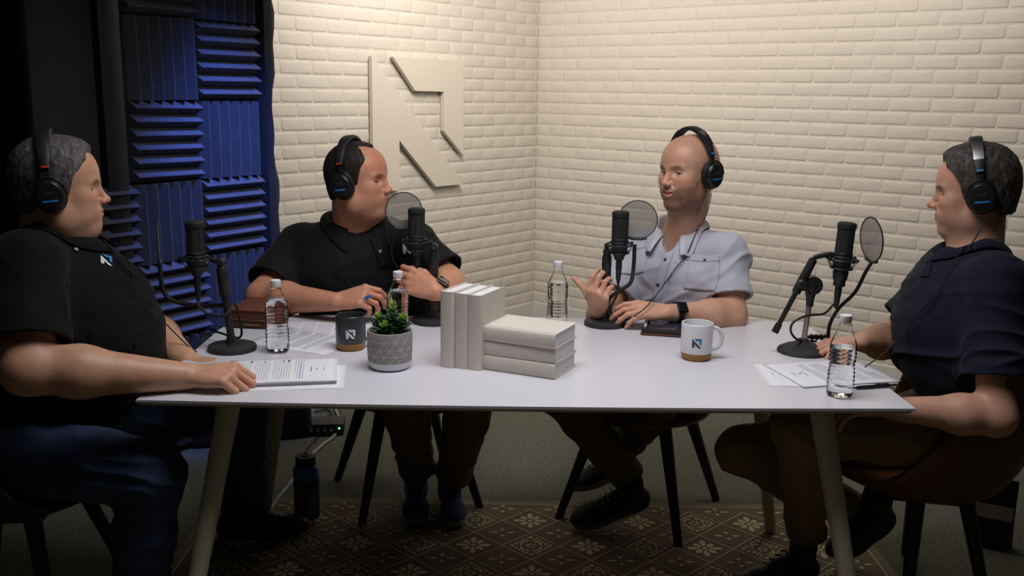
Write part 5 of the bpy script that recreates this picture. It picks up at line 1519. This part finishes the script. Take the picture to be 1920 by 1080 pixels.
# 4: right end, on a short boom
o4_ = np.array([.840, 2.712, T]); r4m = empty('microphone', o4_, 0, 'black microphone on a small boom stand, in front of the person in navy', 'microphone')
g = bmesh.new(); add_lathe(g, [(0, 0), (.072, 0), (.073, .004), (.070, .010), (.055, .018), (.035, .025), (.016, .034), (.014, .040), (0, .040)], 48, None, False); bm_obj('base', g, M_BASE2, r4m)
p0 = Vector((0, 0, .03)); p1 = loc_(at(1519, 560, 2.712), o4_)
g = bmesh.new(); add_tube(g, [p0, p1], .0078, 18); bm_obj('pole', g, mat('brushed_steel_pole', (.42, .38, .34), .35, metal=1), r4m)
g = bmesh.new(); p2 = loc_(at(1520, 532, 2.712), o4_); add_tube(g, [p1-Vector((0, 0, .022)), p1, p1+Vector((0, 0, .02)), p2], [.010, .0115, .016, .022], 20); bm_obj('upper_tube', g, M_STD, r4m)
g = bmesh.new(); pj = loc_(at(1523, 534, 2.712), o4_); add_tube(g, [pj+Vector((.0, -.016, 0)), pj+Vector((0, .016, 0))], .026, 24); 
add_tube(g, [pj, loc_(at(1502, 534, 2.70), o4_)], [.018, .018], 16); bm_obj('boom_joint', g, M_STD, r4m)
g = bmesh.new(); pk = loc_(at(1503, 532, 2.685), o4_); add_tube(g, [pk+Vector((0, -.014, 0)), pk+Vector((0, -.010, 0)), pk], [.010, .013, .013], 20); bm_obj('clamp_knob', g, M_STD, r4m)
bt, bb_ = loc_(at(1527, 483, 2.70), o4_), loc_(at(1453, 622, 2.70), o4_)
g = bmesh.new(); add_tube(g, [bb_, bt], .0072, 14); bm_obj('boom_arm', g, M_STD, r4m)
g = bmesh.new(); dd = (bt-bb_).normalized(); add_tube(g, [bb_-dd*.002, bb_+dd*.026], [.0105, .0095], 14); bm_obj('boom_end_cap', g, M_STD, r4m)
g = bmesh.new(); add_tube(g, [bb_+(bt-bb_)*.52, bb_+(bt-bb_)*.54, bb_+(bt-bb_)*.70, bt-dd*.005], [.0085, .0125, .0130, .0115], 16); bm_obj('boom_clutch', g, M_STD, r4m)
M4 = mic_body(r4m, at(1585, 448, 2.70), (.055, 0, 1), o4_, r=.0250, text=False)
an = M4 @ Vector((0, 0, -.058))
tube_part('mount_arm', r4m, [bt, bt+Vector((.012, 0, .004)), (bt+an)/2+Vector((.008, 0, .012)), an+Vector((-.040, 0, 0))], .0075, M_STD)
shock_mount(r4m, M4, None, .026)
g = bmesh.new(); add_lathe(g, [(.016, -.090), (.022, -.092), (.020, -.112), (.0165, -.120), (.0165, -.134), (0, -.134)], 24, M4, False); bm_obj('mount_cup', g, M_STD, r4m)
cn4 = connector(r4m, M4, -.130, .070)
pc = at(1634, 449, 2.70); q = pop_filter(r4m, pc, (.985, .15, .08), .0625, o4_, .0022)
tube_part('gooseneck', r4m, [q, loc_(at(1622, 512, 2.70), o4_), loc_(at(1603, 548, 2.71), o4_), loc_(at(1573, 578, 2.72), o4_), loc_(at(1556, 608, 2.74), o4_), loc_(at(1552, 640, 2.76), o4_)], .0052, M_CAB)
tube_part('cable', r4m, [cn4, loc_(at(1562, 572, 2.70), o4_), loc_(at(1545, 588, 2.68), o4_), loc_(at(1513, 592, 2.66), o4_), loc_(at(1488, 604, 2.65), o4_), loc_(at(1483, 622, 2.66), o4_), loc_(at(1498, 638, 2.69), o4_), loc_(at(1530, 640, 2.76), o4_)], .0034, M_CAB)
g = bmesh.new(); cl_ = loc_(at(1540, 632, 2.755), o4_)
for dx in (-.028, -.014, 0, .014): add_box(g, cl_+Vector((dx, 0, 0)), (.010, .018, .016), None, .003)
add_tube(g, [cl_+Vector((-.04, 0, 0)), cl_+Vector((.02, 0, 0))], .005, 10); bm_obj('table_clamp', g, M_STD, r4m)

# headphone leads
def lead(key, pts, label): 
    return wire('headphone_cable', pts, .0018, label, 'cable', M_CAB)
def surf(key, x, y, off=.004):
    h = PEOPLE[key]['tree'].ray_cast(Vector(CAM), Vector(ray(x, y)).normalized())
    return np.array(h[0])+np.array(h[1])*off if h[0] is not None else None
def lead_on(key, start, pix, end, label):
    P_ = list(start)
    for x, y, _ in spline([(x, y, 0) for x, y in pix], 5):
        s_ = surf(key, x, y, .016 if key == 'right' else .011)
        if s_ is not None: P_.append(s_)
    wire('headphone_cable', P_+list(end), .0018, label, 'cable', M_CAB, n=4)
lead_on('third', [at(1334, 362, 3.02), at(1328, 390, 2.985), at(1320, 412, 2.97)], [(1312, 428), (1300, 452), (1283, 484), (1255, 522)], [at(1215, 572, 2.93), at(1180, 597, 2.95), at(1152, 600, 3.02)], 'thin black headphone lead hanging across the pale grey shirt')
lead_on('right', [at(1838, 430, 2.585), at(1830, 445, 2.555), at(1822, 457, 2.535)], [(1815, 468), (1800, 490), (1770, 535), (1735, 580), (1705, 620)], [at(1660, 660, 2.44), at(1622, 688, 2.50)], 'thin black headphone lead hanging across the navy polo')
lead_on('left', [], [(190, 455), (216, 484), (240, 514)], [at(262, 556, 2.55), at(310, 606, 2.56), at(352, 648, 2.58), at(372, 662, 2.62)], 'thin black headphone lead from the left person down to the table')
lead_on('second', [], [(725, 425), (731, 445), (738, 470), (744, 492)], [at(752, 515, 2.98), at(762, 560, 2.96)], 'thin black headphone lead on the black polo behind the succulent')

# ------------------------------------------------------------------ things on the floor
M_BAG = mat('black_nylon', (.010, .010, .011), .8, bump=.4, bscale=200)
bag = empty('equipment_case', (-1.12, 3.98, 0), .35, 'soft black equipment case on the carpet behind the left table legs', 'case')
bm = bmesh.new(); add_box(bm, (0, 0, .19), (.50, .26, .38), None, .03, 4); bm_obj('case_body', bm, M_BAG, bag)
bm = bmesh.new(); add_tube(bm, spline([(-.10, -.13, .31), (-.09, -.155, .26), (0, -.165, .235), (.09, -.155, .26), (.10, -.13, .31)], 6), .009, 8); bm_obj('carry_handle', bm, M_BAG, bag)
bm = bmesh.new(); add_tube(bm, [(-.22, -.131, .33), (.22, -.131, .33)], .0035, 6); bm_obj('zip', bm, M_STD, bag)
hub = empty('audio_interface', (-.80, 4.02, 0), .1, 'small black audio box with a green light on the carpet, cables around it', 'audio box')
bm = bmesh.new(); add_box(bm, (0, 0, .028), (.16, .11, .05), None, .004); bm_obj('box_body', bm, M_MIC, hub)
for i in range(4):
    bm = bmesh.new(); add_lathe(bm, [(0, 0), (.008, 0), (.0075, .012), (0, .012)], 14, Matrix.Translation((-.055+i*.028, -.055, .03)) @ Matrix.Rotation(PI/2, 4, 'X'), False); bm_obj('knob', bm, M_HPS, hub)
bm = bmesh.new(); add_lathe(bm, [(0, 0), (.0045, 0), (.0035, .003), (0, .003)], 12, Matrix.Translation((.062, -.055, .034)) @ Matrix.Rotation(PI/2, 4, 'X'), False); bm_obj('green_light', bm, emit('green_led', (.05, 1, .35), 6), hub)
M_GCAB = mat('grey_cable', (.26, .28, .30), .5)
def fl_(x, y, z=.008): return onz(x, y, z)
wire('floor_cable', [fl_(628, 765), fl_(637, 790), fl_(628, 815), fl_(600, 838), fl_(570, 868), fl_(545, 905), fl_(520, 935), fl_(504, 960, .02)], .0065, 'thick grey cable running across the carpet past the blue bottle', 'cable', M_GCAB)
wire('floor_cable', [fl_(640, 770), fl_(625, 790), fl_(600, 815), fl_(575, 842), fl_(560, 862)], .0032, 'thin dark cable on the carpet beside the thick grey cable', 'cable', M_CAB)
wire('floor_cable', [fl_(555, 790), fl_(575, 793), fl_(600, 786), fl_(622, 776), fl_(612, 768), fl_(590, 772)], .004, 'black cable coil on the carpet in front of the audio box', 'cable', M_CAB)
jar = empty('drink_bottle', (-.700, 3.155, 0.0), 0, 'blue sports bottle with black lid and dark label on the floor by the left leg', 'bottle')
M_JB = mat('blue_bottle_plastic', (.015, .13, .42), .3); M_JL = mat('dark_label', (.016, .022, .05), .5, var=.3, vscale=60); M_JW = mat('white_facts_panel', (.20, .17, .18), .6); M_JY = mat('olive_label_patch', (.06, .06, .03), .6)
bm = bmesh.new(); add_lathe(bm, [(0, .001), (.040, 0), (.0435, .006), (.0435, .145), (.0445, .150), (.0445, .162), (.042, .170), (.0445, .176), (.044, .184), (.034, .194), (.032, .200), (0, .200)], 44, None, False); bm_obj('bottle_body', bm, M_JB, jar)
bm = bmesh.new(); add_lathe(bm, [(.044, .008), (.0442, .146)], 44, None, False); bm_obj('label', bm, M_JL, jar, 0)
for nm, a0, a1, z0, z1, m in (('facts_panel', -1.42, -.55, .018, .120, M_JW), ('label_patch', -2.4, -1.65, .060, .135, M_JY)):
    bm = bmesh.new(); pv = None
    for i in range(9):
        a = a0+(a1-a0)*i/8; q = [bm.verts.new((math.cos(a)*.0446, math.sin(a)*.0446, z)) for z in (z0, z1)]
        if pv: bm.faces.new((pv[0], q[0], q[1], pv[1]))
        pv = q
    bm_obj(nm, bm, m, jar, 0)
bm = bmesh.new()
for r_i in range(9):
    for a0 in (-1.36, -1.12, -.90):
        a1 = a0+.16; z = .030+r_i*.0095
        v = [bm.verts.new((math.cos(a)*.0449, math.sin(a)*.0449, zz)) for a, zz in ((a0, z), (a1, z), (a1, z+.003), (a0, z+.003))]; bm.faces.new(v)
bm_obj('label_print', bm, M_INKD, jar, 0)
bm = bmesh.new(); add_lathe(bm, [(.034, .196), (.0345, .1965), (.0345, .226), (.033, .229), (.018, .230), (.016, .234), (.008, .235), (.007, .229), (0, .229)], 40, None, False); bm_obj('lid', bm, M_MIC, jar)
# coffee bag
cb = empty('foil_pouch', (1.615, 3.03, 0), math.radians(-28), 'black stand-up foil pouch with a pale label, on the carpet behind the right chair', 'pouch')
M_FOIL = mat('black_foil', (.012, .012, .013), .3, bump=.5, bscale=30)
bm = bmesh.new(); g = []
for k, (z, w, d) in enumerate(((0, .125, .075), (.012, .13, .080), (.06, .128, .072), (.12, .126, .052), (.17, .126, .026), (.20, .128, .006), (.235, .128, .003))):
    g.append([bm.verts.new((sx*w/2*(1 if abs(sy) < .5 else .86)+0, sy*d/2, z)) for sx, sy in ((-1, -.3), (-.5, -1), (.5, -1), (1, -.3), (1, .3), (.5, 1), (-.5, 1), (-1, .3))])
for a, b in zip(g, g[1:]):
    for i in range(8): bm.faces.new((a[i], a[(i+1) % 8], b[(i+1) % 8], b[i]))
bm.faces.new(g[0][::-1]); bm.faces.new(g[-1]); bm_obj('pouch_body', bm, M_FOIL, cb, 60)
bm = bmesh.new(); add_box(bm, (0, -.0335, .128), (.112, .0016, .045), Matrix.Rotation(-.21, 3, 'X')); bm_obj('paper_label', bm, mat('pale_label', (.50, .46, .42), .6), cb)
bm = bmesh.new(); add_box(bm, (0, -.0045, .206), (.122, .003, .004)); bm_obj('zip_seal', bm, M_MIC, cb)
